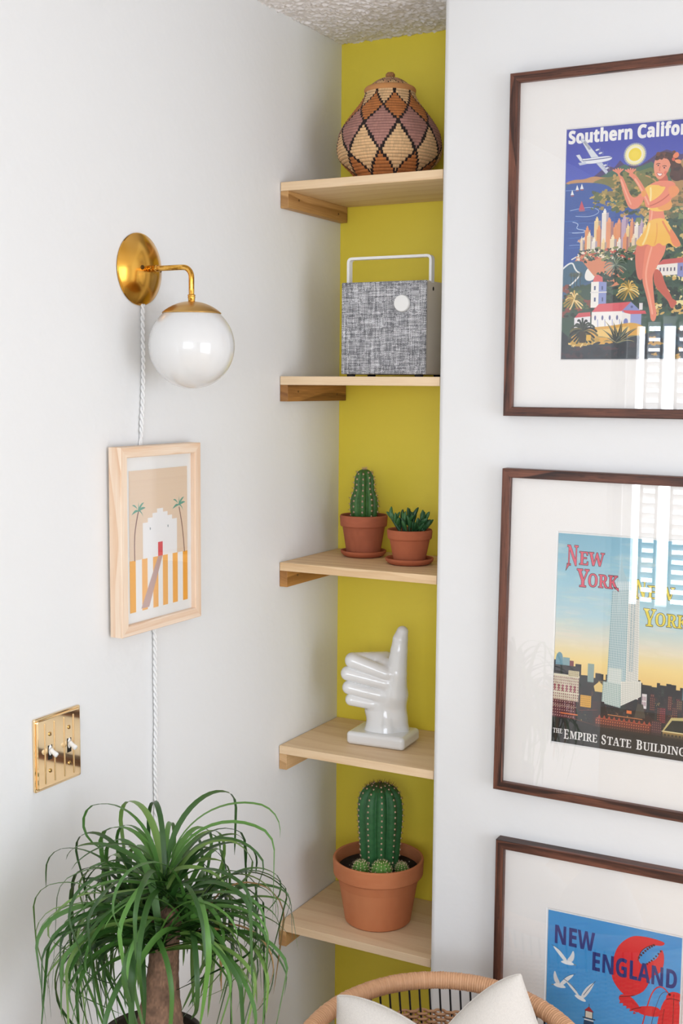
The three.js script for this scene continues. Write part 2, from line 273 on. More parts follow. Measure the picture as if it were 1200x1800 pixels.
const posterCoast = canvasTex(1000, 1600, (c, W, Hh) => {
  c.scale(W / 1000, Hh / 1600);
  let g = c.createLinearGradient(0, 0, 0, 380); g.addColorStop(0, '#3440a8'); g.addColorStop(1, '#4a5cc0'); c.fillStyle = g; c.fillRect(0, 0, 1000, 1600);
  c.fillStyle = '#44648a'; c.fillRect(0, 372, 1000, 800); c.fillStyle = '#4a6448'; c.fillRect(560, 440, 440, 760);
  // far mountains and hills
  poly(c, [[180, 350], [250, 300], [300, 270], [345, 285], [384, 238], [430, 285], [470, 260], [520, 285], [580, 250], [640, 210], [700, 190], [800, 230], [1000, 170], [1000, 520], [180, 520]], '#4a3a6e');
  poly(c, [[230, 350], [330, 300], [420, 268], [470, 300], [540, 285], [600, 262], [640, 300], [1000, 330], [1000, 560], [230, 520]], '#3f6a58');
  poly(c, [[330, 360], [440, 310], [520, 320], [600, 300], [660, 360], [660, 500], [330, 470]], '#6d7a48');
  poly(c, [[740, 330], [820, 250], [900, 200], [1000, 160], [1000, 620], [740, 560]], '#b08a58'); poly(c, [[800, 330], [900, 250], [1000, 230], [1000, 420], [860, 440]], '#8a7a4c');
  blob(c, [[-20, 372], [60, 345], [130, 352], [200, 330], [280, 350], [420, 345], [520, 330], [640, 380], [660, 470], [300, 430], [100, 385]], '#c8935f');
  blob(c, [[180, 380], [260, 350], [400, 340], [520, 340], [640, 390], [640, 480], [380, 430], [240, 410]], '#7d7a44');
  // bay
  blob(c, [[-40, 378], [120, 368], [300, 392], [360, 460], [300, 520], [420, 545], [520, 600], [560, 700], [480, 800], [330, 860], [150, 900], [60, 1000], [-40, 1060]], '#2c55a2');
  for (let k = 0; k < 34; k++) { const x = rr(0, 380), y = rr(390, 860); stroke(c, [[x, y], [x + rr(20, 60), y + rr(-4, 4)], [x + rr(60, 120), y]], pick(['#5f8ac8', '#88a8d8', '#244a94', '#3f70b8']), rr(2, 6)); }
  stroke(c, [[40, 560], [120, 545], [210, 545], [260, 580], [180, 615], [80, 600]], '#a8c0de', 4); stroke(c, [[60, 640], [110, 650], [80, 690], [160, 700], [130, 720], [60, 715]], '#b4c8e2', 5);
  blob(c, [[180, 480], [260, 445], [360, 440], [470, 470], [560, 520], [620, 570], [520, 560], [400, 510], [270, 500]], '#8f7d42'); scrub(c, 200, 600, 440, 560, 70, ['#5c6a38', '#a89048', '#c8a858', '#47552f'], 10, 24);
  scrub(c, 360, 760, 330, 620, 90, ['#56663c', '#7d7f48', '#c09a58', '#3c4c34', '#96824a'], 12, 30);
  for (const [x, y, s, col] of [[85, 418, 34, '#f4f4f0'], [118, 415, 38, '#f4f4f0'], [50, 452, 36, '#f4f4f0'], [120, 560, 66, '#c8485a']]) { poly(c, [[x, y - s], [x + s * 0.38, y], [x - s * 0.3, y]], col); poly(c, [[x - s * 0.3, y + 3], [x + s * 0.45, y + 3], [x + s * 0.3, y + 9], [x - s * 0.2, y + 9]], '#b4564c'); }
  // beach and surf
  blob(c, [[60, 960], [110, 860], [240, 830], [420, 860], [560, 960], [520, 1120], [300, 1120], [220, 1010], [110, 1060]], '#e08a62');
  blob(c, [[-30, 1000], [40, 930], [120, 900], [200, 960], [240, 1010], [180, 1060], [90, 1100], [-30, 1130]], '#3c6680'); stroke(c, [[-10, 970], [60, 900], [90, 980], [130, 1000], [90, 1050], [40, 1090], [-10, 1120]], '#eef0ec', 11); blob(c, [[170, 960], [230, 950], [250, 1020], [200, 1060], [150, 1040]], '#f6f2ea'); stroke(c, [[60, 900], [130, 860], [220, 850]], '#f2ece4', 8);
  // ground behind the town
  blob(c, [[160, 850], [300, 800], [480, 740], [600, 700], [1020, 560], [1020, 1700], [-20, 1700], [-20, 1120], [200, 1080], [330, 1000], [300, 900]], '#3a5648');
  blob(c, [[110, 880], [260, 890], [420, 960], [480, 1060], [330, 1110], [250, 1050], [180, 970]], '#dd8c66');
  scrub(c, 430, 1000, 590, 900, 150, ['#2f4a3c', '#557048', '#c8b070', '#7a8c5c', '#e0c890', '#24382f'], 10, 26);
  // towers of the town
  scrub(c, 110, 620, 760, 900, 90, ['#3c5444', '#6c8058', '#c8b888', '#f0e0c4', '#2a4036', '#d8a080'], 8, 20);
  for (const [x, top, w, b, col] of [[118, 770, 26, 868, 0], [150, 700, 40, 850, 1], [166, 740, 40, 862, 2], [215, 640, 46, 842, 3], [232, 700, 44, 858, 1], [268, 588, 48, 838, 4], [300, 650, 52, 846, 5], [352, 690, 34, 832, 1], [372, 660, 44, 824, 5], [408, 640, 46, 812, 6], [440, 700, 34, 826, 3], [468, 660, 30, 800, 5], [498, 690, 40, 812, 4], [536, 672, 26, 792, 6], [556, 700, 36, 806, 3], [200, 780, 40, 872, 4], [330, 770, 46, 868, 2], [420, 760, 40, 866, 5], [270, 790, 36, 880, 3], [480, 770, 36, 850, 0], [380, 790, 40, 880, 4], [530, 770, 44, 846, 4]]) {
    const cl = ['#f4e2c2', '#ee9c62', '#f8e8c0', '#f8dc9c', '#fbf4e6', '#f0a070', '#c8b0c8'][col];
    c.fillStyle = cl; c.fillRect(x, top, w, b - top); c.fillStyle = 'rgba(90,70,130,0.4)'; c.fillRect(x + w * 0.64, top, w * 0.36, b - top);
    c.fillStyle = cl; c.fillRect(x + w * 0.18, top - 16, w * 0.46, 18); c.fillRect(x + w * 0.3, top - 28, w * 0.22, 14);
    for (let q = top + 8; q < b - 8; q += 8) for (let e = x + 4; e < x + w - 4; e += 7) { c.fillStyle = 'rgba(120,80,70,0.38)'; c.fillRect(e, q, 3, 4); }
  }
  scrub(c, 120, 600, 830, 920, 120, ['#2c4438', '#4c6444', '#8c9460', '#f0e4cc', '#c85a4a', '#1f332b'], 7, 18);
  // orchard hill on the right and white villas
  scrub(c, 660, 1000, 430, 640, 80, ['#7a6a44', '#a8905c', '#5c6444', '#c8a870', '#8c7c50'], 10, 24);
  scrub(c, 640, 1000, 880, 1300, 260, ['#22382f', '#2f4c3c', '#4c6848', '#f0e0a0', '#d8b060', '#1c2f2c'], 12, 30);
  poly(c, [[660, 960], [700, 925], [1000, 905], [1000, 950]], '#d0605c'); poly(c, [[660, 960], [800, 952], [800, 1030], [660, 1035]], '#f4efe6'); poly(c, [[800, 952], [1000, 945], [1000, 1080], [800, 1040]], '#8c92c8'); for (let k = 0; k < 5; k++) { c.fillStyle = '#58506a'; c.fillRect(680 + k * 24, 980, 9, 24); c.fillRect(820 + k * 34, 975, 12, 28); }
  // palms
  scrub(c, 250, 640, 1000, 1260, 120, ['#1e342c', '#2c4a3a', '#3c5c46', '#172a26'], 14, 34); scrub(c, 0, 220, 1080, 1300, 60, ['#1e342c', '#35503c', '#8a4a40', '#5c7048'], 12, 26);
  palmCrown(c, 375, 950, 80, ['#6a7a6c', '#8a9a86', '#4a5c52', '#a8b09a'], 17, 0.1); c.fillStyle = '#2c3a34'; c.fillRect(370, 960, 10, 110);
  palmCrown(c, 470, 1120, 75, ['#e8c468', '#c89c40', '#f4dc94', '#8c7a38'], 17, 0.13);
  palmCrown(c, 85, 1180, 72, ['#e0bc68', '#b08c40', '#6c6a3c', '#f0d494'], 15, 0.14);
  for (const x of [60, 82, 100, 125]) { stroke(c, [[x, 1100], [x, 1010]], '#3c4038', 4); palmCrown(c, x, 1005, 22, ['#3c463c', '#56604c'], 9, 0.16); }
  // mission church
  poly(c, [[212, 1080], [225, 1030], [250, 1010], [285, 1030], [290, 1080]], '#e06a68'); poly(c, [[205, 1060], [260, 1060], [260, 1240], [205, 1240]], '#f8f4ec'); poly(c, [[260, 1060], [315, 1065], [315, 1240], [260, 1240]], '#8f9ace'); for (const [x, y] of [[226, 1090], [228, 1170]]) { c.fillStyle = '#4c5884'; c.fillRect(x, y, 12, 28); } c.fillStyle = '#4c5884'; c.fillRect(280, 1092, 10, 26); c.fillRect(284, 1170, 9, 28); c.fillStyle = '#e8e4e0'; c.fillRect(200, 1130, 118, 8);
  poly(c, [[215, 1270], [265, 1215], [490, 1205], [430, 1268]], '#e0626a'); poly(c, [[490, 1205], [560, 1270], [425, 1270]], '#8e98cc'); poly(c, [[215, 1270], [430, 1268], [430, 1380], [215, 1390]], '#fbf8f2'); poly(c, [[430, 1268], [565, 1270], [565, 1370], [430, 1380]], '#a0a8d8'); poly(c, [[430, 1262], [590, 1268], [600, 1290], [460, 1290]], '#de5c64'); poly(c, [[430, 1275], [490, 1290], [490, 1375], [430, 1380]], '#f4f0ec');
  poly(c, [[90, 1310], [120, 1275], [205, 1270], [205, 1300]], '#d85c62'); poly(c, [[90, 1308], [205, 1300], [205, 1395], [90, 1390]], '#f2eef0');
  for (let k = 0; k < 4; k++) { c.beginPath(); c.ellipse(240 + k * 52, 1312, 7, 17, 0, 0, 7); c.fillStyle = '#6a6c98'; c.fill(); stroke(c, [[258 + k * 52, 1325], [262 + k * 52, 1385]], '#a8acd4', 5); }
  c.beginPath(); c.ellipse(458, 1345, 16, 26, 0, 0, 7); c.fillStyle = '#7c88c0'; c.fill(); c.beginPath(); c.arc(497, 1240, 9, 0, 7); c.fillStyle = '#5c6494'; c.fill(); poly(c, [[548, 1215], [572, 1215], [572, 1262], [548, 1262]], '#eee8e8');
  // foreground: sandy bank, dark shrubs, agave
  blob(c, [[60, 1440], [160, 1380], [360, 1370], [520, 1340], [620, 1400], [560, 1480], [300, 1500], [90, 1490]], '#e2ac4c'); blob(c, [[200, 1400], [380, 1385], [500, 1370], [470, 1430], [300, 1460]], '#f2cc78');
  c.fillStyle = '#1f2a34'; c.beginPath(); c.moveTo(0, 1400); c.quadraticCurveTo(60, 1460, 140, 1490); c.quadraticCurveTo(300, 1520, 420, 1470); c.quadraticCurveTo(640, 1400, 760, 1420); c.lineTo(1000, 1330); c.lineTo(1000, 1600); c.lineTo(0, 1600); c.closePath(); c.fill();
  scrub(c, 0, 640, 1500, 1600, 70, ['#26323c', '#2a3640', '#3c3038', '#1a232c', '#4a343c'], 14, 34); scrub(c, 640, 1000, 1360, 1600, 60, ['#20405a', '#2c4c5c', '#18303c', '#c89a48'], 12, 28);
  blob(c, [[40, 1490], [100, 1455], [200, 1440], [300, 1460], [220, 1500], [100, 1515]], '#caa04a'); scrub(c, 60, 240, 1470, 1510, 14, ['#f0d48c', '#e0b860'], 5, 12);
  palmCrown(c, 150, 1400, 100, ['#26302e', '#3a443c', '#1a2222', '#6c6440'], 19, 0.14); c.fillStyle = '#3c3428'; c.fillRect(130, 1405, 44, 80); c.fillStyle = '#e8b848'; c.fillRect(180, 1430, 34, 40);
  for (const [ex, ey, bx_, by_] of [[255, 1380, 330, 1390], [245, 1450, 320, 1420], [310, 1335, 370, 1380], [370, 1340, 395, 1400], [430, 1330, 425, 1400], [480, 1370, 450, 1400], [545, 1385, 480, 1400], [560, 1440, 500, 1420], [300, 1480, 350, 1450], [520, 1480, 470, 1450]]) { c.beginPath(); c.moveTo(380, 1490); c.quadraticCurveTo(bx_ - 12, by_, ex, ey); c.quadraticCurveTo(bx_ + 14, by_ + 14, 420, 1490); c.closePath(); c.fillStyle = pick(['#3c4844', '#52605a', '#2c3634']); c.fill(); stroke(c, [[400, 1488], [bx_ + 4, by_ + 6], [ex, ey]], '#d8c078', 2.5); }
  // sun
  for (const [r, col] of [[80, 'rgba(240,240,190,0.55)'], [70, '#f6eeb0'], [56, '#fbf6d8'], [44, '#f6dc3c'], [26, '#fae04c']]) { c.beginPath(); for (let k = 0; k <= 60; k++) { const a = k / 60 * Math.PI * 2, q = r * (r > 60 && k % 2 ? 0.95 : 1); c.lineTo(486 + q * Math.cos(a), 207 + q * Math.sin(a)); } c.fillStyle = col; c.fill(); }
  fitText(c, 'Southern California', 12, 985, 14, 98, 'bold SIZE sans-serif', '#f7f6f2', '#f7f6f2', 7);
  // aeroplane
  poly(c, [[98, 70], [124, 74], [235, 205], [190, 222]], '#dfe4ea', '#7c88b0', 2); poly(c, [[200, 228], [245, 222], [302, 310], [288, 325]], '#cfd6e2', '#7c88b0', 2);
  blob(c, [[86, 196], [120, 210], [200, 205], [300, 200], [332, 212], [320, 232], [250, 244], [170, 248], [120, 240], [96, 214]], '#eef1f4', '#6c78a4', 2); poly(c, [[70, 180], [96, 176], [120, 214], [104, 226]], '#e4e8ee', '#7c88b0', 2); poly(c, [[88, 234], [140, 230], [150, 246], [100, 252]], '#cdd4e2');
  stroke(c, [[120, 222], [240, 218], [322, 212]], '#3c4a8c', 5); for (const [x, y] of [[205, 152], [228, 176], [262, 262], [276, 282]]) { blob(c, [[x, y], [x + 26, y - 8], [x + 34, y + 4], [x + 8, y + 14]], '#dde2ea', '#5c6898', 2); stroke(c, [[x + 36, y - 14], [x + 34, y + 16]], '#a8b0c8', 2); }
  c.save(); c.translate(122, 92); c.rotate(0.88); c.font = 'bold 20px sans-serif'; c.fillStyle = '#3a3f58'; c.fillText('UNITED', 0, 4); c.restore();
  // dancing woman in a yellow two-piece
  const skin = '#ee8e72', lightSkin = '#f8b094', shade = '#cc6450';
  blob(c, [[640, 980], [690, 1000], [720, 1090], [765, 1170], [790, 1235], [780, 1262], [760, 1250], [745, 1205], [700, 1160], [640, 1090]], shade); blob(c, [[752, 1180], [800, 1205], [806, 1225], [770, 1262], [752, 1230]], shade);
  blob(c, [[520, 800], [600, 800], [610, 900], [575, 1010], [560, 1065], [530, 1050], [512, 960], [508, 870]], '#e0806a');
  blob(c, [[580, 800], [720, 800], [715, 880], [660, 970], [632, 1030], [640, 1110], [655, 1230], [672, 1290], [660, 1345], [630, 1340], [622, 1270], [590, 1150], [560, 1060], [566, 960]], skin); stroke(c, [[620, 840], [590, 960], [585, 1060], [625, 1200], [640, 1290]], lightSkin, 12);
  blob(c, [[590, 570], [690, 570], [700, 640], [720, 700], [570, 720], [598, 650]], skin); stroke(c, [[615, 590], [615, 640], [600, 690]], lightSkin, 10);
  blob(c, [[590, 655], [700, 640], [740, 700], [800, 800], [815, 835], [770, 850], [740, 810], [700, 840], [670, 805], [630, 842], [590, 812], [545, 835], [500, 806], [545, 760], [580, 705]], '#f8c45c'); stroke(c, [[600, 680], [590, 760], [560, 815]], '#fde49a', 14); stroke(c, [[690, 670], [740, 760], [790, 830]], '#ec8c50', 12); stroke(c, [[650, 680], [660, 760], [640, 820]], '#f0a850', 7); blob(c, [[740, 700], [805, 800], [822, 840], [776, 848], [742, 790]], '#f09064');
  blob(c, [[560, 430], [640, 400], [720, 420], [745, 480], [740, 560], [720, 602], [600, 598], [575, 540], [550, 480]], '#f9cc62'); stroke(c, [[600, 440], [610, 510], [590, 580]], '#fdE8a4', 12); blob(c, [[680, 520], [750, 530], [748, 592], [700, 600], [640, 580]], '#f0a45c');
  blob(c, [[650, 350], [700, 340], [722, 400], [712, 440], [650, 430], [655, 390]], shade); blob(c, [[596, 415], [640, 396], [700, 396], [756, 404], [768, 460], [700, 440], [640, 420], [590, 420]], skin);
  blob(c, [[715, 405], [768, 410], [772, 480], [735, 540], [660, 575], [580, 575], [566, 545], [640, 515], [690, 470]], skin); blob(c, [[572, 575], [560, 520], [520, 430], [470, 360], [442, 345], [462, 320], [500, 350], [545, 410], [590, 500], [606, 560]], skin); stroke(c, [[590, 548], [545, 450], [492, 372]], lightSkin, 11); stroke(c, [[600, 560], [690, 535], [745, 470]], shade, 7);
  blob(c, [[545, 455], [560, 520], [510, 580], [455, 570], [425, 500], [395, 400], [378, 345], [402, 340], [438, 420], [468, 490], [505, 500]], skin); stroke(c, [[468, 540], [430, 460], [395, 370]], lightSkin, 10);
  for (const [x, y] of [[384, 345], [470, 352]]) for (let k = 0; k < 5; k++) stroke(c, [[x, y], [x - 20 - k * 5 + 20, y - 18], [x - 46 + k * 17, y - 52 + Math.abs(k - 2) * 4]], skin, 11);
  blob(c, [[716, 440], [770, 430], [800, 470], [780, 500], [745, 520], [725, 490]], '#f09a64'); blob(c, [[535, 455], [570, 450], [575, 490], [540, 500]], '#f0a45c');
  blob(c, [[640, 240], [700, 205], [770, 230], [800, 300], [830, 350], [815, 400], [760, 410], [720, 370], [740, 320], [690, 262]], '#4a2a26'); blob(c, [[618, 262], [650, 215], [710, 215], [740, 262], [722, 322], [690, 372], [656, 390], [630, 366], [616, 315]], '#f09a7c'); blob(c, [[616, 250], [650, 205], [720, 205], [762, 250], [752, 320], [732, 300], [716, 255], [670, 240], [640, 262]], '#42241f');
  for (let k = 0; k < 12; k++) { c.beginPath(); c.arc(rr(640, 750), rr(212, 246), rr(8, 15), 0, 7); c.fillStyle = pick(['#3c201c', '#56302a', '#6c3c30']); c.fill(); } for (let k = 0; k < 14; k++) { c.beginPath(); c.arc(rr(740, 815), rr(320, 400), rr(10, 18), 0, 7); c.fillStyle = pick(['#3a2024', '#50302e', '#2c1a20']); c.fill(); }
  stroke(c, [[634, 284], [646, 276], [658, 282]], '#3a201c', 4); stroke(c, [[676, 300], [690, 294], [702, 302]], '#3a201c', 4); c.fillStyle = '#2a2030'; c.beginPath(); c.arc(647, 292, 5, 0, 7); c.arc(688, 311, 5, 0, 7); c.fill(); stroke(c, [[660, 300], [652, 325], [660, 330]], shade, 4); blob(c, [[636, 338], [656, 346], [680, 346], [668, 366], [648, 362]], '#fff6ee', '#c04444', 3.5); c.beginPath(); c.arc(698, 345, 12, 0, 7); c.fillStyle = 'rgba(230,90,80,0.5)'; c.fill();
  blob(c, [[735, 240], [770, 205], [790, 235], [765, 258]], '#f28a5c'); blob(c, [[752, 262], [800, 262], [800, 295], [765, 285]], '#f4a070'); blob(c, [[735, 250], [755, 245], [760, 270], [740, 272]], '#d85c48');
});

const posterTower = canvasTex(1000, 1550, (c, W, Hh) => {
  c.scale(W / 1000, Hh / 1600);
  let g = c.createLinearGradient(0, 0, 0, 1100); g.addColorStop(0, '#7fb4c8'); g.addColorStop(0.3, '#9ccad8'); g.addColorStop(0.55, '#b8d6dc'); g.addColorStop(0.72, '#e6dfc8'); g.addColorStop(0.86, '#f6dc94'); g.addColorStop(1, '#f4cc7c'); c.fillStyle = g; c.fillRect(0, 0, 1000, 1600);
  for (let k = 0; k < 620; k++) { const x = rr(-60, 1060), y = rr(40, 860), big = vn(x / 130, y / 90, 64, 64, 44); if (big < 0.48) continue; c.beginPath(); c.ellipse(x, y, rr(30, 110), rr(6, 22), rr(-0.1, 0.1), 0, 7); c.fillStyle = 'rgba(' + pick(['250,238,214', '246,226,200', '255,248,232']) + ',' + rr(0.03, 0.1) + ')'; c.fill(); }
  // distant skyline
  c.fillStyle = '#1c1a20'; c.beginPath(); c.moveTo(0, 1020); let px = 0; while (px < 1000) { const w = rr(14, 46), y = 1050 - 60 * (px < 200 ? 1 : 0) + rr(-26, 40) + (px > 600 ? 10 : 0); c.lineTo(px, y); c.lineTo(px + w, y); px += w; } c.lineTo(1000, 1600); c.lineTo(0, 1600); c.closePath(); c.fill();
  const block = (x, y, w, h, col, lit, sx, sy, sw = 4, sh2 = 6) => { c.fillStyle = col; c.fillRect(x, y, w, h); c.fillStyle = lit; for (let yy = y + sy * 0.5; yy < y + h - sh2; yy += sy) for (let xx = x + sx * 0.4; xx < x + w - sw; xx += sx) c.fillRect(xx, yy, sw, sh2); };
  for (let k = 0; k < 130; k++) { const x = rr(0, 980), y = rr(1080, 1330), w = rr(16, 60), h = rr(30, 120); c.fillStyle = pick(['#16161c', '#241c22', '#2c2428', '#1e2428', '#3a2428', '#28302e']); c.fillRect(x, y, w, h); if (rnd() < 0.5) { c.fillStyle = pick(['#b89858', '#6c5848', '#8c3c38', '#50585c', '#d8b870']); for (let q = 0; q < 8; q++) c.fillRect(x + rr(2, w - 4), y + rr(3, h - 6), rr(2, 5), rr(3, 6)); } }
  blob(c, [[10, 950], [22, 912], [40, 900], [58, 914], [66, 950], [66, 1040], [10, 1040]], '#6c98a8'); block(66, 940, 50, 100, '#7ca0a8', '#a8c0bc', 8, 10, 3, 5); block(116, 960, 30, 60, '#8a3c40', '#6a2c34', 7, 9); block(252, 965, 46, 140, '#7f9894', '#c4d0c0', 9, 10, 3, 6); block(330, 1080, 130, 80, '#4c4034', '#c8a860', 12, 14); block(205, 1210, 80, 90, '#e0a838', '#7c5420', 12, 16); poly(c, [[300, 1130], [340, 1090], [380, 1130], [370, 1170], [310, 1170]], '#e8c878'); block(650, 1140, 34, 110, '#e6dedc', '#8c4c5c', 10, 40, 4, 30); for (let k = 0; k < 9; k++) block(rr(690, 960), rr(1130, 1230), rr(26, 46), rr(50, 120), pick(['#3c2024', '#5c242c', '#28282c', '#4c3430']), pick(['#c87c5c', '#b8a068', '#d85c60']), 12, 16, 4, 6);
  // pale hotel with a brick foot, left
  block(-6, 1000, 196, 50, '#2c2a30', '#4c4848', 14, 16); block(-6, 1080, 196, 190, '#d8ccb4', '#8c5058', 15, 21, 6, 11); c.fillStyle = '#e8dfc8'; c.fillRect(-6, 1070, 200, 14); c.fillRect(-6, 1205, 200, 10); for (let k = 0; k < 6; k++) { c.fillStyle = '#a04a58'; c.fillRect(6 + k * 30, 1150, 9, 50); } block(110, 1035, 80, 44, '#cfc29c', '#7c6c50', 12, 14); block(-6, 1265, 180, 140, '#5c2030', '#d0a898', 17, 22, 6, 9); c.fillStyle = '#c8b098'; c.fillRect(-6, 1264, 184, 5); c.fillRect(-6, 1312, 184, 4);
  // the tower
  const face = (x0, x1, x2, x3, yt0, yt1, yb0, yb1, wall, bar, nx, ny) => { poly(c, [[x0, yt0], [x1, yt1], [x2, yb1], [x3, yb0]], wall); for (let i = 1; i < nx; i++) { const t = i / nx; stroke(c, [[lerp(x0, x1, t), lerp(yt0, yt1, t)], [lerp(x3, x2, t), lerp(yb0, yb1, t)]], bar, 3.4); } for (let j = 1; j < ny; j++) { const t = j / ny; stroke(c, [[lerp(x0, x3, t), lerp(yt0, yb0, t)], [lerp(x1, x2, t), lerp(yt1, yb1, t)]], bar, 2.2); } };
  poly(c, [[436, 335], [446, 262], [458, 215], [464, 170], [470, 170], [476, 215], [490, 262], [520, 335]], '#a9c6cc'); stroke(c, [[467, 170], [467, 120]], '#a9c6cc', 5); face(424, 540, 540, 420, 330, 318, 430, 430, '#b4ccd0', '#e8ecea', 9, 6);
  face(408, 525, 530, 392, 400, 380, 1180, 1200, '#93b4b8', '#e4e8e4', 11, 46); face(525, 604, 622, 530, 380, 400, 1170, 1190, '#eeeae0', '#b8bcb4', 8, 46); for (let j = 0; j < 40; j++) { c.fillStyle = '#93acb0'; c.fillRect(548, 470 + j * 13, 10, 7); c.fillRect(566, 470 + j * 13, 10, 7); }
  face(402, 500, 500, 398, 975, 975, 1120, 1130, '#c8d4cc', '#f2f0e8', 9, 9); face(366, 495, 500, 362, 1085, 1095, 1250, 1270, '#9cb4ac', '#eef0e8', 11, 12); face(495, 640, 642, 500, 1070, 1050, 1255, 1165, '#f0ece0', '#c4c4b8', 12, 11);
  // brick mansion block, foreground
  poly(c, [[300, 1340], [340, 1240], [380, 1240], [410, 1340], [660, 1320], [700, 1290], [760, 1340], [770, 1470], [300, 1450]], '#2c1618'); block(320, 1370, 400, 90, '#6c2a22', '#e08048', 17, 22, 6, 9); poly(c, [[340, 1330], [352, 1250], [378, 1250], [396, 1330]], '#1c1416'); poly(c, [[600, 1330], [620, 1220], [660, 1220], [680, 1320]], '#4c4438'); c.fillStyle = '#d88850'; c.fillRect(410, 1330, 250, 6); c.fillRect(330, 1366, 400, 5); for (let k = 0; k < 11; k++) { poly(c, [[335 + k * 36, 1372], [350 + k * 36, 1340], [365 + k * 36, 1372]], '#a8442c'); } c.fillStyle = '#e87838'; c.fillRect(60, 1365, 130, 9); c.fillRect(545, 1280, 36, 24); stroke(c, [[60, 1385], [330, 1430]], '#8c4438', 4); stroke(c, [[200, 1330], [330, 1310]], '#7c3c34', 4);
  block(725, 1330, 70, 130, '#4c2830', '#a87868', 14, 18); poly(c, [[800, 1400], [860, 1290], [1000, 1270], [1000, 1400]], '#c8b878'); poly(c, [[815, 1392], [868, 1310], [1000, 1296], [1000, 1392]], '#1c2420'); block(805, 1400, 200, 90, '#b08c4c', '#40301c', 26, 30, 13, 16); stroke(c, [[800, 1398], [1000, 1396]], '#e8d8a0', 6); block(930, 1060, 80, 90, '#5c8890', '#a8c0bc', 12, 14);
  // lettering
  g = c.createLinearGradient(0, 1400, 0, 1475); g.addColorStop(0, 'rgba(14,14,16,0)'); g.addColorStop(0.7, 'rgba(14,14,16,1)'); c.fillStyle = g; c.fillRect(0, 1400, 1000, 200);
  const T = (s, x0, x1, t, b, f, o = '#2a1c20', ow = 8) => fitText(c, s, x0, x1, t, b, 'bold SIZE serif', f, o, ow);
  T('N', 66, 152, 84, 236, '#e4566c'); T('EW', 158, 343, 128, 226, '#e4566c'); poly(c, [[70, 230], [92, 226], [62, 280]], '#e4566c', '#2a1c20', 3);
  T('Y', 146, 236, 258, 392, '#e4566c'); T('ORK', 226, 446, 288, 384, '#e4566c'); poly(c, [[420, 372], [452, 376], [456, 404]], '#e4566c', '#2a1c20', 3);
  T('N', 568, 650, 300, 440, '#f0dc4c'); T('EW', 655, 846, 336, 430, '#f0dc4c'); T('Y', 636, 724, 506, 634, '#f0dc4c'); T('ORK', 716, 944, 532, 626, '#f0dc4c');
  fitText(c, 'THE', 8, 80, 1494, 1530, 'bold SIZE serif', '#f4f2ee'); fitText(c, 'E', 90, 130, 1492, 1566, 'bold SIZE serif', '#f4f2ee'); fitText(c, 'MPIRE', 134, 342, 1500, 1560, 'bold SIZE serif', '#f4f2ee'); fitText(c, 'S', 370, 408, 1492, 1564, 'bold SIZE serif', '#f4f2ee'); fitText(c, 'TATE', 412, 590, 1498, 1560, 'bold SIZE serif', '#f4f2ee'); fitText(c, 'B', 622, 668, 1490, 1562, 'bold SIZE serif', '#f4f2ee'); fitText(c, 'UILDING', 672, 972, 1498, 1560, 'bold SIZE serif', '#f4f2ee');
});

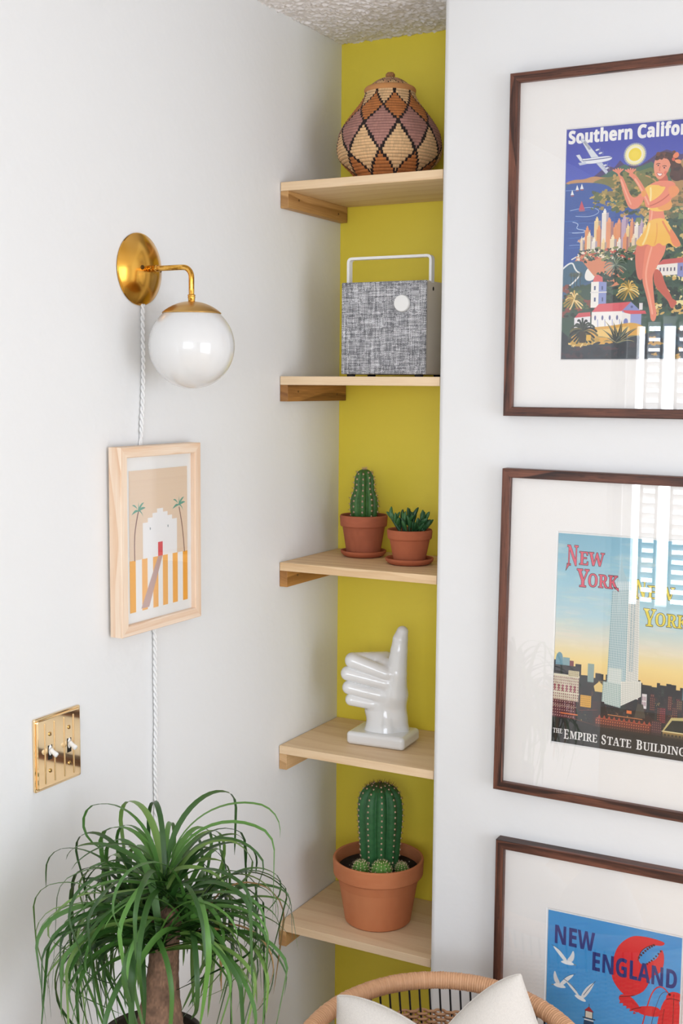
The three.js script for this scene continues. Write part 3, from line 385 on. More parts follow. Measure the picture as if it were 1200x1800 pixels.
const posterLobster = canvasTex(1000, 1600, (c, W, Hh) => {
  c.scale(W / 1000, Hh / 1600);
  const g = c.createLinearGradient(0, 0, 0, 1600); g.addColorStop(0, '#3f97d6'); g.addColorStop(0.5, '#4fa6e2'); g.addColorStop(1, '#3478b4'); c.fillStyle = g; c.fillRect(0, 0, 1000, 1600);
  for (let k = 0; k < 420; k++) { c.fillStyle = 'rgba(' + pick(['255,255,255', '30,90,160']) + ',0.025)'; c.beginPath(); c.ellipse(rr(0, 1000), rr(0, 1600), rr(20, 120), rr(4, 18), -0.3, 0, 7); c.fill(); }
  const red = '#e0262e', dk = '#5c1418';
  // claw, arm, body
  blob(c, [[560, 130], [640, 60], [730, 48], [820, 50], [885, 62], [860, 92], [800, 96], [740, 130], [700, 180], [690, 240], [720, 268], [760, 240], [820, 200], [842, 150], [858, 110], [878, 160], [874, 250], [840, 310], [790, 330], [770, 400], [740, 460], [690, 500], [620, 540], [560, 500], [510, 440], [492, 380], [500, 300], [520, 200]], red);
  for (let k = 0; k < 8; k++) { const t = k / 7; c.beginPath(); c.arc(lerp(800, 694, t), lerp(98, 216, t) + Math.sin(t * 3.1) * -12, 8, 0, 7); c.fillStyle = dk; c.fill(); c.beginPath(); c.arc(lerp(850, 740, t), lerp(132, 262, t) + Math.sin(t * 3.1) * 10, 7, 0, 7); c.fill(); }
  stroke(c, [[800, 92], [738, 126], [696, 182], [688, 240]], dk, 5);
  blob(c, [[570, 520], [640, 520], [690, 560], [720, 600], [700, 640], [640, 620], [580, 590], [550, 560]], red); blob(c, [[690, 590], [780, 560], [860, 556], [870, 620], [800, 640], [700, 640]], red); stroke(c, [[560, 545], [620, 530], [670, 510]], dk, 5); stroke(c, [[640, 630], [690, 600], [720, 590]], dk, 5); for (let k = 0; k < 5; k++) poly(c, [[566 + k * 26, 575 + k * 14], [560 + k * 26, 596 + k * 14], [584 + k * 26, 588 + k * 14]], red);
  blob(c, [[850, 620], [880, 500], [930, 440], [1010, 430], [1010, 1100], [850, 1100], [830, 800]], red); blob(c, [[890, 470], [930, 412], [1010, 410], [1010, 480], [930, 500]], red); stroke(c, [[905, 480], [940, 460], [1000, 470]], dk, 5); stroke(c, [[955, 430], [958, 640], [950, 900]], dk, 4); stroke(c, [[890, 560], [870, 700], [880, 900]], '#b01a22', 8); stroke(c, [[920, 440], [880, 380], [800, 430], [750, 640], [700, 900]], red, 9); stroke(c, [[930, 440], [900, 410], [840, 480], [800, 700]], dk, 3); c.beginPath(); c.arc(925, 440, 10, 0, 7); c.fillStyle = dk; c.fill();
  // gulls
  const gull = (p, s, f) => { c.save(); c.translate(...p); c.scale(s * f, s); blob(c, [[-115, -62], [-60, -40], [-20, 0], [10, 34], [-10, 46], [-40, 20]], '#f4f3f0'); blob(c, [[0, 30], [30, -10], [48, -60], [60, -20], [52, 24], [24, 46]], '#eceae8'); blob(c, [[-50, 52], [-10, 30], [40, 34], [62, 52], [30, 62], [-10, 62]], '#fbfaf8'); stroke(c, [[-112, -60], [-70, -50], [-30, -14]], '#3c5070', 3); stroke(c, [[58, 50], [70, 52]], '#c8a040', 4); c.restore(); };
  gull([150, 330], 1.05, 1); gull([110, 520], 1.1, -0.9);
  c.save(); c.translate(270, 600); blob(c, [[-140, -90], [-80, -66], [-30, -10], [-6, 26], [-40, 10]], '#f4f3f0'); blob(c, [[-8, 20], [40, -70], [108, -128], [70, -40], [20, 34]], '#f0eeec'); blob(c, [[-60, 16], [-10, 6], [44, 40], [30, 54], [-20, 44]], '#fbfaf8'); stroke(c, [[-138, -88], [-86, -70], [-36, -18]], '#3c4c68', 4); stroke(c, [[106, -126], [60, -64], [20, 0]], '#3c4c68', 4); c.restore();
  // lighthouse on its rock
  poly(c, [[300, 780], [370, 780], [392, 1100], [280, 1100]], '#f0eeea'); poly(c, [[298, 790], [372, 790], [376, 850], [294, 850]], '#20486c'); poly(c, [[290, 930], [382, 930], [386, 1000], [286, 1000]], '#20486c'); poly(c, [[306, 716], [362, 716], [362, 770], [306, 770]], '#f2e8d4', '#1c2c40', 5); poly(c, [[298, 716], [334, 678], [370, 716]], '#b02a34'); stroke(c, [[334, 680], [334, 660]], '#1c2c40', 4); stroke(c, [[290, 772], [380, 772]], '#1c2c40', 8); blob(c, [[0, 1120], [160, 1080], [340, 1070], [560, 1100], [760, 1180], [760, 1340], [0, 1340]], '#3c4a48'); blob(c, [[-20, 1300], [300, 1260], [700, 1280], [1020, 1240], [1020, 1640], [-20, 1640]], '#24588c');
  // lettering, over everything
  fitText(c, 'NEW', 44, 362, 106, 246, 'bold SIZE sans-serif', '#27357c', '#27357c', 4); fitText(c, 'ENGLAND', 338, 980, 252, 390, 'bold SIZE sans-serif', '#27357c', '#27357c', 4);
});

const printVilla = canvasTex(700, 1000, (c, W, Hh) => {
  c.scale(W / 1000, Hh / 1000);
  c.fillStyle = '#f3efe9'; c.fillRect(0, 0, 1000, 1000); c.fillStyle = '#ecd3b8'; c.fillRect(0, 0, 1000, 634); c.fillStyle = '#f5f4f2'; c.fillRect(0, 632, 1000, 368);
  for (let k = 0; k < 120; k++) { c.fillStyle = 'rgba(200,140,100,0.03)'; c.fillRect(0, rr(0, 632), 1000, rr(1, 4)); }
  c.fillStyle = '#f5f4f3'; for (const [d, y] of [[52, 287], [130, 315], [210, 345], [295, 376]]) c.fillRect(515 - d, y, d * 2, 640 - y);
  for (const [x, w, col] of [[0, 98, '#f8b132'], [202, 92, '#fab960'], [388, 88, '#fab960'], [556, 88, '#fab960'], [730, 90, '#fab24a'], [914, 86, '#f8ab2c']]) { c.fillStyle = col; c.fillRect(x, 632, w, 368); }
  poly(c, [[478, 630], [556, 630], [318, 985], [184, 985]], '#c6a49c'); poly(c, [[476, 530], [556, 530], [556, 632], [476, 632]], '#e04a52');
  for (const x of [346, 652]) { c.beginPath(); c.ellipse(x, 424, 9, 10, 0, 0, 7); c.fillStyle = '#9aa4a6'; c.fill(); stroke(c, [[x - 4, 418], [x, 424]], '#5c6468', 5); }
  stroke(c, [[84, 630], [76, 500], [108, 370], [152, 288]], '#7a4c44', 15); stroke(c, [[945, 632], [925, 520], [895, 400], [852, 300]], '#7a4c44', 13);
  for (const [x, y] of [[150, 276], [846, 272]]) for (const [dx, dy, bx_, by_] of [[-100, -34, -50, -44], [-112, 34, -50, -10], [94, -46, 30, -40], [118, -6, 60, -22], [80, 58, 50, 4], [-6, -68, 10, -40]]) { c.beginPath(); c.moveTo(x - 6, y + 8); c.quadraticCurveTo(x + bx_, y + by_ - 6, x + dx, y + dy); c.quadraticCurveTo(x + bx_ + 12, y + by_ + 24, x + 10, y + 12); c.closePath(); c.fillStyle = '#5ba08a'; c.fill(); }
});
const paper = (t) => std({ map: t, roughness: 0.6 });
// frame size, mat window and print, in the frame's own axes (frame 0.46 x 0.607)
posterFrame('dark wood framed travel poster reading Southern California, woman in yellow under a sun', 0.727, 1.8998, 0.461, 0.607, 0, [-0.1295, 0.1255, -0.203, 0.2015], [-0.1275, 0.1235, -0.2008, 0.199], paper(posterCoast));
posterFrame('dark wood framed poster reading New York above The Empire State Building', 0.7252, 1.1947, 0.461, 0.607, -0.0088, [-0.1255, 0.1315, -0.2, 0.1945], [-0.1232, 0.128, -0.1972, 0.1904], paper(posterTower));
posterFrame('dark wood framed poster reading New England with red lobster claw and gulls', 0.7305, 0.4925, 0.461, 0.607, 0, [-0.1305, 0.1255, -0.2215, 0.187], [-0.1275, 0.1201, -0.2175, 0.1824], paper(posterLobster));

// small pine frame on the left wall
{
  const o = thing('framed_print', 'small pale pine framed print of a white stepped house between two palms', 'picture', [0.0005, 1.3865, 0.7005]); o.rotation.y = Math.PI / 2; o.rotation.z = 0.0; o.rotation.x = 0;
  const w = 0.230, h = 0.3175, pine = [wood(41, 0xf7dfc6, 0xe2b48c, { rings: 10, contrast: 0.7, fibre: 0.3 }), wood(42, 0xf5dcc4, 0xe0b48e, { rings: 7, contrast: 0.6, fibre: 0.3 })];
  frameRails(o, w, h, [[0, 0.0052], [0, 0.029], [0.001, 0.03], [0.0165, 0.03], [0.018, 0.0285], [0.018, 0.0052]].reverse(), pine);
  mesh('backing', bx(-w / 2 + 0.017, w / 2 - 0.017, -h / 2 + 0.017, h / 2 - 0.017, 0.008, 0.0205), std({ color: 0xf2f1ee, roughness: 0.75 }), o);
  mesh('print', new THREE.PlaneGeometry(0.1675, 0.2407).translate(0.0013, -0.0025, 0.021), paper(printVilla), o);
  mesh('glass', bx(-w / 2 + 0.0175, w / 2 - 0.0175, -h / 2 + 0.0175, h / 2 - 0.0175, 0.0228, 0.0242), glassMat, o);
}

// ---------------------------------------------------------------- brass wall lamp
const patina = dataTex(512, 512, (u, v) => {
  const a = vn(u * 5, v * 5, 5, 5, 61), b = vn(u * 16, v * 16, 16, 16, 62), k = smoothstep(a * 0.7 + b * 0.3, 0.5, 0.78), w = smoothstep(1 - a * 0.6 - b * 0.4, 0.5, 0.7);
  return [lerp(lerp(226, 150, k), 238, w), lerp(lerp(170, 104, k), 188, w), lerp(lerp(74, 38, k), 100, w)];
}, { repeat: [3, 3] });
const brass = std({ map: patina, metalness: 1, roughness: 0.19 });
const brassCap = std({ color: new THREE.Color(0.62, 0.38, 0.13), metalness: 1, roughness: 0.3 });
const opal = phy({ color: new THREE.Color(0.77, 0.77, 0.76), roughness: 0.25, clearcoat: 1, clearcoatRoughness: 0.02 });
const flexMat = std({ color: 0xf1f1f0, roughness: 0.7 });
const darkScrew = std({ color: 0x6a5330, metalness: 0.9, roughness: 0.35 });
{
  const o = thing('wall_lamp', 'brass wall lamp with white globe shade and twisted white cord', 'lamp', [0, 1.842, 0.722]);
  const plate = lathe([[0.0001, 0.0225], [0.012, 0.0222], [0.028, 0.0195], [0.042, 0.0145], [0.052, 0.0088], [0.0578, 0.0048], [0.0602, 0.0034], [0.0606, 0.0018], [0.0606, 0.0006], [0.0001, 0.0006]].reverse(), 96); plate.rotateZ(-Math.PI / 2);
  const pl = mesh('backplate', boxUV(plate, 'y'), brass, o);
  pl.geometry = mergeVertices(boxUV(plate, 'y')); pl.geometry = plate.index ? boxUV(plate, 'y') : plate; 
  for (const [x, z] of [[0.0212, 0.018], [0.0142, -0.0405]]) { const s = mesh('screw', new THREE.CylinderGeometry(0.0036, 0.0042, 0.0026, 20).rotateZ(-Math.PI / 2), darkScrew, o, [x, 0.001, z]); mesh('screw_slot', rbox(0.001, 0.0007, 0.004, 0.0002), std({ color: 0x2c2216, roughness: 0.7 }), s, [0.001, 0, 0]); }
  const pts = [[0.0215, 0, 0], [0.05, 0, 0], [0.088, 0, 0]]; for (let k = 1; k <= 8; k++) { const a = k / 8 * Math.PI / 2; pts.push([0.0905 + 0.017 * Math.sin(a), -0.017 + 0.017 * Math.cos(a), 0]); } pts.push([0.1075, -0.03, 0], [0.1075, -0.06, 0]);
  mesh('arm', tube(pts, 0.0046, 90, 20), brass, o);
  mesh('arm_coupling', lathe([[0.0048, 0], [0.0058, 0.0006], [0.0058, 0.006], [0.0052, 0.0068], [0.0052, 0.011], [0.0058, 0.0118], [0.0058, 0.0165], [0.0048, 0.017]], 28).rotateZ(-Math.PI / 2), brass, o, [0.022, 0, 0]);
  mesh('collar', lathe([[0.0046, 0.008], [0.006, 0.0072], [0.0066, 0.006], [0.006, 0.005], [0.0058, 0.0042], [0.0064, 0.003], [0.0058, 0.0016], [0.0055, -0.005], [0.004, -0.007]].reverse(), 32), brass, o, [0.1075, -0.0525, 0]);
  const cap = [], R = 0.0732; for (let k = 0; k <= 20; k++) { const a = k / 20 * 0.735; cap.push([Math.max(0.0001, R * Math.sin(a)), R * Math.cos(a)]); } cap.push([0.0485, 0.0528], [0.0478, 0.0534]);
  mesh('cap', lathe(cap.reverse(), 72), brassCap, o, [0.1075, -0.1292, 0]);
  mesh('globe', new THREE.SphereGeometry(0.0713, 96, 64), opal, o, [0.1075, -0.1292, 0]);
  // two-strand cloth flex: twisted where it hangs free, flat where it passes behind the little frame
  const spine = [[1.7835, 0.7178], [1.7214, 0.719], [1.625, 0.7205], [1.5477, 0.7262], [1.38, 0.712], [1.218, 0.6937], [1.072, 0.6924], [0.9268, 0.6926], [0.7, 0.6936], [0.4, 0.695], [0.03, 0.695]];
  const sp = new THREE.CatmullRomCurve3(spine.map(([y, z], i) => V(0, y - 1.842, z - 0.722 + (i > 6 ? 0.0015 * Math.sin(i * 3) : 0))));
  for (const s of [0, 1]) {
    const p = []; for (let k = 0; k <= 700; k++) { const q = sp.getPoint(k / 700), y = q.y + 1.842, hid = smoothstep(y, 1.205, 1.232) * (1 - smoothstep(y, 1.544, 1.57)), a = y / 0.0235 * Math.PI * 2 + s * Math.PI, r = 0.0021; p.push(V(lerp(0.0051 + Math.cos(a) * r, 0.0026, hid), q.y, q.z + lerp(Math.sin(a) * r, (s ? 1 : -1) * r, hid) + 0.0008 * Math.sin(y * 40))); }
    mesh('cord_strand', new THREE.TubeGeometry(new THREE.CatmullRomCurve3(p), 900, 0.0021, 8), flexMat, o);
  }
}

// ---------------------------------------------------------------- double light switch
{
  const gold = std({ color: new THREE.Color(0.95, 0.72, 0.43), metalness: 1, roughness: 0.045 });
  const o = thing('switch_plate', 'polished brass double switch plate with two white toggles', 'light switch', [0.0005, 1.072, 0.9487], Math.PI / 2);
  const w = 0.108, h = 0.1172;
  const rr2 = (a, b, r) => { const s = new THREE.Shape(); s.moveTo(-a + r, -b); s.lineTo(a - r, -b); s.quadraticCurveTo(a, -b, a, -b + r); s.lineTo(a, b - r); s.quadraticCurveTo(a, b, a - r, b); s.lineTo(-a + r, b); s.quadraticCurveTo(-a, b, -a, b - r); s.lineTo(-a, -b + r); s.quadraticCurveTo(-a, -b, -a + r, -b); return s; };
  const shp = (a, b, r, d, bev) => new THREE.ExtrudeGeometry(rr2(a, b, r), { depth: d, bevelEnabled: true, bevelSize: bev, bevelThickness: bev, bevelSegments: 4, curveSegments: 8 });
  mesh('base_step', shp(w / 2 - 0.0012, h / 2 - 0.0012, 0.002, 0.0018, 0.0012), gold, o, [0, 0, 0.0012]);
  mesh('plate', shp(w / 2 - 0.0052, h / 2 - 0.0052, 0.002, 0.001, 0.0022), gold, o, [0, 0, 0.0042]);
  const rib = new THREE.CapsuleGeometry(0.0011, h - 0.022, 4, 12);
  for (const x of [-0.0335, -0.0115, 0.0115, 0.0335]) { const m = mesh('rib', rib, gold, o, [x, 0, 0.0074]); m.scale.set(1.5, 1, 0.9); }
  const white = phy({ color: 0xf4f4f2, roughness: 0.25, clearcoat: 0.5 }), dark = std({ color: 0x1c1712, roughness: 0.8 });
  for (const x of [-0.0225, 0.0225]) {
    mesh('switch_slot', rbox(0.0095, 0.023, 0.0006, 0.0002), dark, o, [x, 0, 0.0076]);
    const t = mesh('toggle', new THREE.LatheGeometry([[0.0001, 0], [0.0044, 0], [0.0043, 0.004], [0.0037, 0.009], [0.0043, 0.0145], [0.0045, 0.0165], [0.0036, 0.0185], [0.0001, 0.019]].map((p) => new THREE.Vector2(...p)), 24), white, o, [x, 0.0045, 0.0078]); t.rotation.x = Math.PI / 2 + 0.52; t.scale.set(0.85, 0.85, 1);
    const b = mesh('toggle_base', new THREE.SphereGeometry(0.0042, 24, 16), white, o, [x, 0.0035, 0.0077]); b.scale.set(0.9, 2.1, 0.55);
    for (const y of [-0.0295, 0.0295]) { const s = mesh('screw', new THREE.SphereGeometry(0.0034, 24, 12), std({ color: new THREE.Color(0.72, 0.46, 0.17), metalness: 1, roughness: 0.2 }), o, [x, y, 0.0076]); s.scale.z = 0.45; const q = mesh('screw_slot', rbox(0.0009, 0.0056, 0.0006, 0.0002), dark, s, [0, 0, 0.0033]); q.rotation.z = 0.4; }
  }
}

// ---------------------------------------------------------------- lidded coil basket
{
  const o = thing('lidded_basket', 'round coiled basket with lid in tan, rust and mauve diamonds', 'basket', [0.178, SH[0] + 0.0004, 0.125], -0.43);
  const key = [[0.0, 0.052], [0.006, 0.060], [0.024, 0.0765], [0.0475, 0.0985], [0.062, 0.1045], [0.074, 0.1058], [0.09, 0.1035], [0.1045, 0.0995], [0.1245, 0.0875], [0.1445, 0.0722], [0.168, 0.0552], [0.183, 0.0495]];
  const radius = (y) => { let i = 0; while (i < key.length - 2 && key[i + 1][0] < y) i++; const p = (k) => key[clamp(k, 0, key.length - 1)][1], t = (y - key[i][0]) / (key[i + 1][0] - key[i][0]); const a = p(i - 1), b = p(i), c = p(i + 1), d = p(i + 2); return b + 0.5 * t * (c - a + t * (2 * a - 5 * b + 4 * c - d + t * (3 * (b - c) + d - a))); };
  const N = 9, rows = 32, cols = 240;
  const lev = [-0.022, 0.0155, 0.0525, 0.110, 0.1465, 0.1775, 0.212];   // heights of the lattice nodes
  const tan = [236, 194, 144], rust = [196, 122, 66], mauve = [182, 132, 120], ink = [40, 28, 26];
  const jit = (i, j) => (hash(i, j, 77) - 0.5);
  const weave = dataTex(1560, 756, (u, v) => {
    const row = Math.floor(v * rows), col = Math.floor(u * cols + (row % 2) * 0.5), y = (row + 0.5) / rows * 0.183, a = (col + 0.5 - (row % 2) * 0.5) / cols * N;
    let k = 0; while (k < lev.length - 2 && lev[k + 1] < y) k++;
    const t = (y - lev[k]) / (lev[k + 1] - lev[k]), off = k % 2 ? 0.5 : 0;   // nodes of level k sit at a = i + off
    const f = (((a - off) % 1) + 1) % 1, near = Math.min(f, 1 - f);           // distance to the nearest lower node, 0..0.5
    const edge = t * 0.5, wdt = 0.5 * N / cols * 2.1 + 0.004;
    // between two levels: up-pointing diamonds around lower nodes (near > edge) and others
    const rising = near < edge;     // belongs to the diamond standing on the lower node
    let c = Math.abs(near - edge) < wdt ? ink : null;
    // diamond id by the level of its waist: rising part -> waist at level k+1, falling part -> waist at level k
    const waist = rising ? k + 1 : k, pal = [rust, rust, tan, mauve, rust, tan];
    if (!c) c = pal[waist % 6];
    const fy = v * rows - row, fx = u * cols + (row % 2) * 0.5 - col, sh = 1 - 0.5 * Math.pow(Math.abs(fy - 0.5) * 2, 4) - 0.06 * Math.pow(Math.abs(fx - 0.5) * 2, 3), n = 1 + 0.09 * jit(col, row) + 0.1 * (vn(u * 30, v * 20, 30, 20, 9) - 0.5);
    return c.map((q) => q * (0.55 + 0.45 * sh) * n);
  });
  const bodyPts = [], S = 6; for (let i = 0; i <= rows * S; i++) { const y = i / (rows * S) * 0.183, ph = (i % S) / S; bodyPts.push([radius(y) + 0.0016 * Math.sin(Math.PI * ph), y]); }
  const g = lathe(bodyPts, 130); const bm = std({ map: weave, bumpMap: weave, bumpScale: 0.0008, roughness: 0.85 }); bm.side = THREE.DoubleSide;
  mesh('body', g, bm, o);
  mesh('basket_base', lathe([[0.0001, 0], [0.052, 0]], 64), bm, o).material = std({ color: 0x9a6a40, roughness: 0.9, side: THREE.DoubleSide });
  const straw = dataTex(512, 64, (u, v) => { const k = vn(u * 128, v * 6, 128, 6, 71), q = 0.72 + 0.4 * k; return [196 * q, 138 * q, 84 * q]; });
  const strawMat = std({ map: straw, bumpMap: straw, bumpScale: 0.0006, roughness: 0.8 });
  const lid = new THREE.Group(); lid.name = 'lid'; o.add(lid); lid.position.y = 0.1835;
  const lidTex = dataTex(780, 120, (u, v) => {
    const r = Math.floor(v * 10), col = Math.floor(u * 130), a = (col + 0.5) / 130 * 9, f = ((a % 1) + 1) % 1, near = Math.abs(f - 0.5) * 2, yy = (r + 0.5) / 10; let c = Math.abs(near - Math.abs((yy * 2.2) % 2 - 1)) < 0.06 ? ink : near < Math.abs((yy * 2.2) % 2 - 1) ? [236, 192, 140] : [222, 168, 126];
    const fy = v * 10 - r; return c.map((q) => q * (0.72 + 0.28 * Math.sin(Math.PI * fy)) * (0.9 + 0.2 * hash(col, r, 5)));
  });
  const lp = []; for (let i = 0; i <= 48; i++) { const t = i / 48; lp.push([lerp(0.0475, 0.007, t), 0.0065 + 0.0215 * Math.sin(t * Math.PI * 0.5) + 0.0009 * Math.abs(Math.sin(t * Math.PI * 8))]); }
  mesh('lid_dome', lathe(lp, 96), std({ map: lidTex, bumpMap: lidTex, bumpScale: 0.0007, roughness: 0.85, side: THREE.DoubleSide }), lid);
  const rim = new THREE.TorusGeometry(0.0462, 0.0062, 18, 220).rotateX(Math.PI / 2); { const p = rim.attributes.position; for (let i = 0; i < p.count; i++) { const a = Math.atan2(p.getZ(i), p.getX(i)), s = 1 + 0.0025 * Math.sin(a * 75); p.setXYZ(i, p.getX(i) * s, p.getY(i) * 1.15 * s, p.getZ(i) * s); } rim.computeVertexNormals(); }
  mesh('lid_rim', rim, std({ color: 0xcf9158, roughness: 0.75 }), lid, [0, 0.0025, 0]);
  const kn = []; for (let i = 0; i <= 30; i++) { const t = i / 30; kn.push([Math.max(0.0001, [0.0066, 0.0064, 0.0082, 0.0092, 0.0088, 0.006, 0.0001][Math.round(t * 6)] + 0.0006 * Math.abs(Math.sin(t * Math.PI * 4))), 0.026 + 0.0145 * t]); }
  mesh('knob', lathe(kn, 40), strawMat, lid);
}

// ---------------------------------------------------------------- fabric-fronted radio speaker
{
  const o = thing('portable_speaker', 'square grey fabric speaker with white carrying handle and round knob', 'speaker', [0.215, SH[1] + 0.0002, 0.16]);
  const cloth = dataTex(640, 640, (u, v) => {
    const tx = u * 110, ty = v * 110, i = Math.floor(tx), j = Math.floor(ty), over = (i + j) % 2;
    const a = hash(i, Math.floor(vn(i * 1.7, v * 7, 512, 7, 4) * 9), 31), b = hash(Math.floor(vn(j * 1.7, u * 7, 512, 7, 5) * 9), j, 32);
    const la = vn(i + 0.5, v * 9, 110, 9, 33), lb = vn(u * 9, j + 0.5, 9, 110, 34), fx = tx - i - 0.5, fy = ty - j - 0.5;
    const x = over ? la * 0.5 + a * 0.5 : lb * 0.5 + b * 0.5, round = 1 - 0.55 * (over ? fx * fx : fy * fy) * 4 * 0.6;
    const k = clamp(0.5 + (x - 0.5) * 1.9, 0, 1) * round; return [104 + 136 * k, 105 + 135 * k, 109 + 134 * k];
  });
  const fab = std({ map: cloth, bumpMap: cloth, bumpScale: 0.0006, roughness: 0.95 }), shell = std({ color: 0xddd3c4, roughness: 0.4 }), white = std({ color: 0xf2f2f0, roughness: 0.35 }), black = std({ color: 0x1b1b1b, roughness: 0.7 });
  mesh('housing', rbox(0.186, 0.182, 0.118, 0.003, 3), shell, o, [0, 0.0955, 0]);
  const gr = rbox(0.1855, 0.1815, 0.0045, 0.0018, 3); { const p = gr.attributes.position, uv = gr.attributes.uv; for (let i = 0; i < p.count; i++) uv.setXY(i, p.getX(i) / 0.186 + 0.5, p.getY(i) / 0.186 + 0.5); }
  mesh('fabric_front', gr, fab, o, [0, 0.0955, 0.0598]);
  const kn = mesh('knob', lathe([[0.0001, 0.0075], [0.0148, 0.0075], [0.0158, 0.0066], [0.0162, 0.005], [0.0162, 0]].reverse(), 64).rotateX(Math.PI / 2), white, o, [0.0425, 0.1425, 0.0622]); mesh('knob_ring', new THREE.TorusGeometry(0.0166, 0.0007, 10, 64), std({ color: 0xa9a9a9, roughness: 0.5 }), kn, [0, 0, 0.0006]);
  { const s = new THREE.Shape(), W = 0.0925, T = 0.054, r = 0.011, t = 0.0042; s.moveTo(-W, 0); s.lineTo(-W, T - r); s.quadraticCurveTo(-W, T, -W + r, T); s.lineTo(W - r, T); s.quadraticCurveTo(W, T, W, T - r); s.lineTo(W, 0); s.lineTo(W - t, 0); s.lineTo(W - t, T - r); s.quadraticCurveTo(W - t, T - t, W - r, T - t); s.lineTo(-W + r, T - t); s.quadraticCurveTo(-W + t, T - t, -W + t, T - r); s.lineTo(-W + t, 0); s.closePath();
    mesh('handle', new THREE.ExtrudeGeometry(s, { depth: 0.014, bevelEnabled: true, bevelSize: 0.0006, bevelThickness: 0.0006, bevelSegments: 2, curveSegments: 10 }), white, o, [0, 0.1835, 0.0255]); }
  for (const x of [-0.075, 0.075]) for (const z of [-0.04, 0.052]) mesh('foot', new THREE.CylinderGeometry(0.009, 0.008, 0.0045, 24), black, o, [x, 0.00235, z]);
  const jack = mesh('socket', new THREE.CylinderGeometry(0.003, 0.003, 0.001, 20).rotateZ(Math.PI / 2), black, o, [0.0931, 0.1715, 0.03]); jack.scale.y = 1.3;
  mesh('seam', rbox(0.0004, 0.178, 0.0016, 0.0001), std({ color: 0x8d857a, roughness: 0.6 }), o, [0.0929, 0.0955, 0.0565]);
}

// ---------------------------------------------------------------- terracotta pots, cacti, succulent
const clayTex = (s, a, b) => { const A = hex(a), B = hex(b); return dataTex(512, 256, (u, v) => { const k = clamp(vn(u * 6, v * 5, 6, 5, s) * 0.7 + vn(u * 40, v * 60, 40, 60, s + 1) * 0.35 - 0.1 + 0.1 * vn(u * 2, v * 90, 2, 90, s + 2), 0, 1); return [0, 1, 2].map((c) => lerp(A[c], B[c], k)); }); };
const clay = [clayTex(101, 0xa35a3d, 0xb9694a), clayTex(105, 0xb0603f, 0xbe6c48), clayTex(109, 0xc5764b, 0xcf8558)].map((t) => std({ map: t, bumpMap: t, bumpScale: 0.0003, roughness: 0.85 }));
function potShape(rTop, rBody, rBase, h, rimH, wall) {
  return lathe([[0.0001, 0.0], [rBase - 0.003, 0], [rBase, 0.003], [rBody, h - rimH - 0.001], [rBody + 0.001, h - rimH], [rTop - 0.002, h - rimH + 0.0005], [rTop - 0.0012, h - rimH + 0.003], [rTop, h - 0.004], [rTop - 0.0012, h - 0.001], [rTop - wall * 0.5, h], [rTop - wall, h - 0.002], [rTop - wall - 0.001, h - rimH], [rBase - wall, 0.006], [0.0001, 0.006]], 84);
}
function saucer(r) { return lathe([[0.0001, 0], [r * 0.8, 0], [r * 0.9, 0.003], [r * 0.93, 0.0055], [r * 0.96, 0.0062], [r * 0.98, 0.0085], [r, 0.0115], [r - 0.001, 0.0128], [r - 0.004, 0.0128], [r - 0.0065, 0.0095], [r * 0.85, 0.005], [0.0001, 0.005]], 84); }
function soilShape(r, s) { const pos = [0, 0.002, 0], idx = [], n = 60, m = 16; for (let j = 1; j <= m; j++) for (let i = 0; i < n; i++) { const a = i / n * 6.28318, q = r * j / m; pos.push(q * Math.cos(a), (hash(i, j, s) - 0.4) * 0.0042 * (j < m ? 1 : 0) + 0.001, q * Math.sin(a)); } for (let i = 0; i < n; i++) idx.push(0, 1 + (i + 1) % n, 1 + i); for (let j = 0; j < m - 1; j++) for (let i = 0; i < n; i++) { const a = 1 + j * n + i, b = 1 + j * n + (i + 1) % n; idx.push(a, b, b + n, a, b + n, a + n); } return tri(pos, idx).toNonIndexed(); }
const soilMat = std({ color: 0x2a1f1a, roughness: 1 }), grit = std({ color: 0xb9b2a6, roughness: 0.9 });
function ribbed(prof, ribs, depth, twist = 0) {   // ribbed cactus body; crests at angles k / ribs
  const n = ribs * 12, m = 60, pos = [], idx = [], col = [];
  const R = profile(prof);
  for (let j = 0; j <= m; j++) { const t = j / m, [r, y] = R(t); for (let i = 0; i <= n; i++) { const a = i / n * Math.PI * 2, c = Math.abs(Math.cos(a * ribs / 2)), q = r * (1 - depth * Math.pow(1 - c, 1.15)), b = a + twist * t; pos.push(q * Math.cos(b), y - (r < 0.012 ? 0 : 0), q * Math.sin(b)); const k = 0.75 + 0.25 * c; col.push(k, k, k); } }
  for (let j = 0; j < m; j++) for (let i = 0; i < n; i++) { const a = j * (n + 1) + i; idx.push(a, a + n + 1, a + 1, a + 1, a + n + 1, a + n + 2); }
  return tri(pos, idx);
}
function profile(prof) { const c = new THREE.CatmullRomCurve3(prof.map(([r, y]) => V(r, y, 0)), false, 'centripetal'); return (t) => { const p = c.getPointAt(t); return [Math.max(p.x, 0.0001), p.y]; }; }
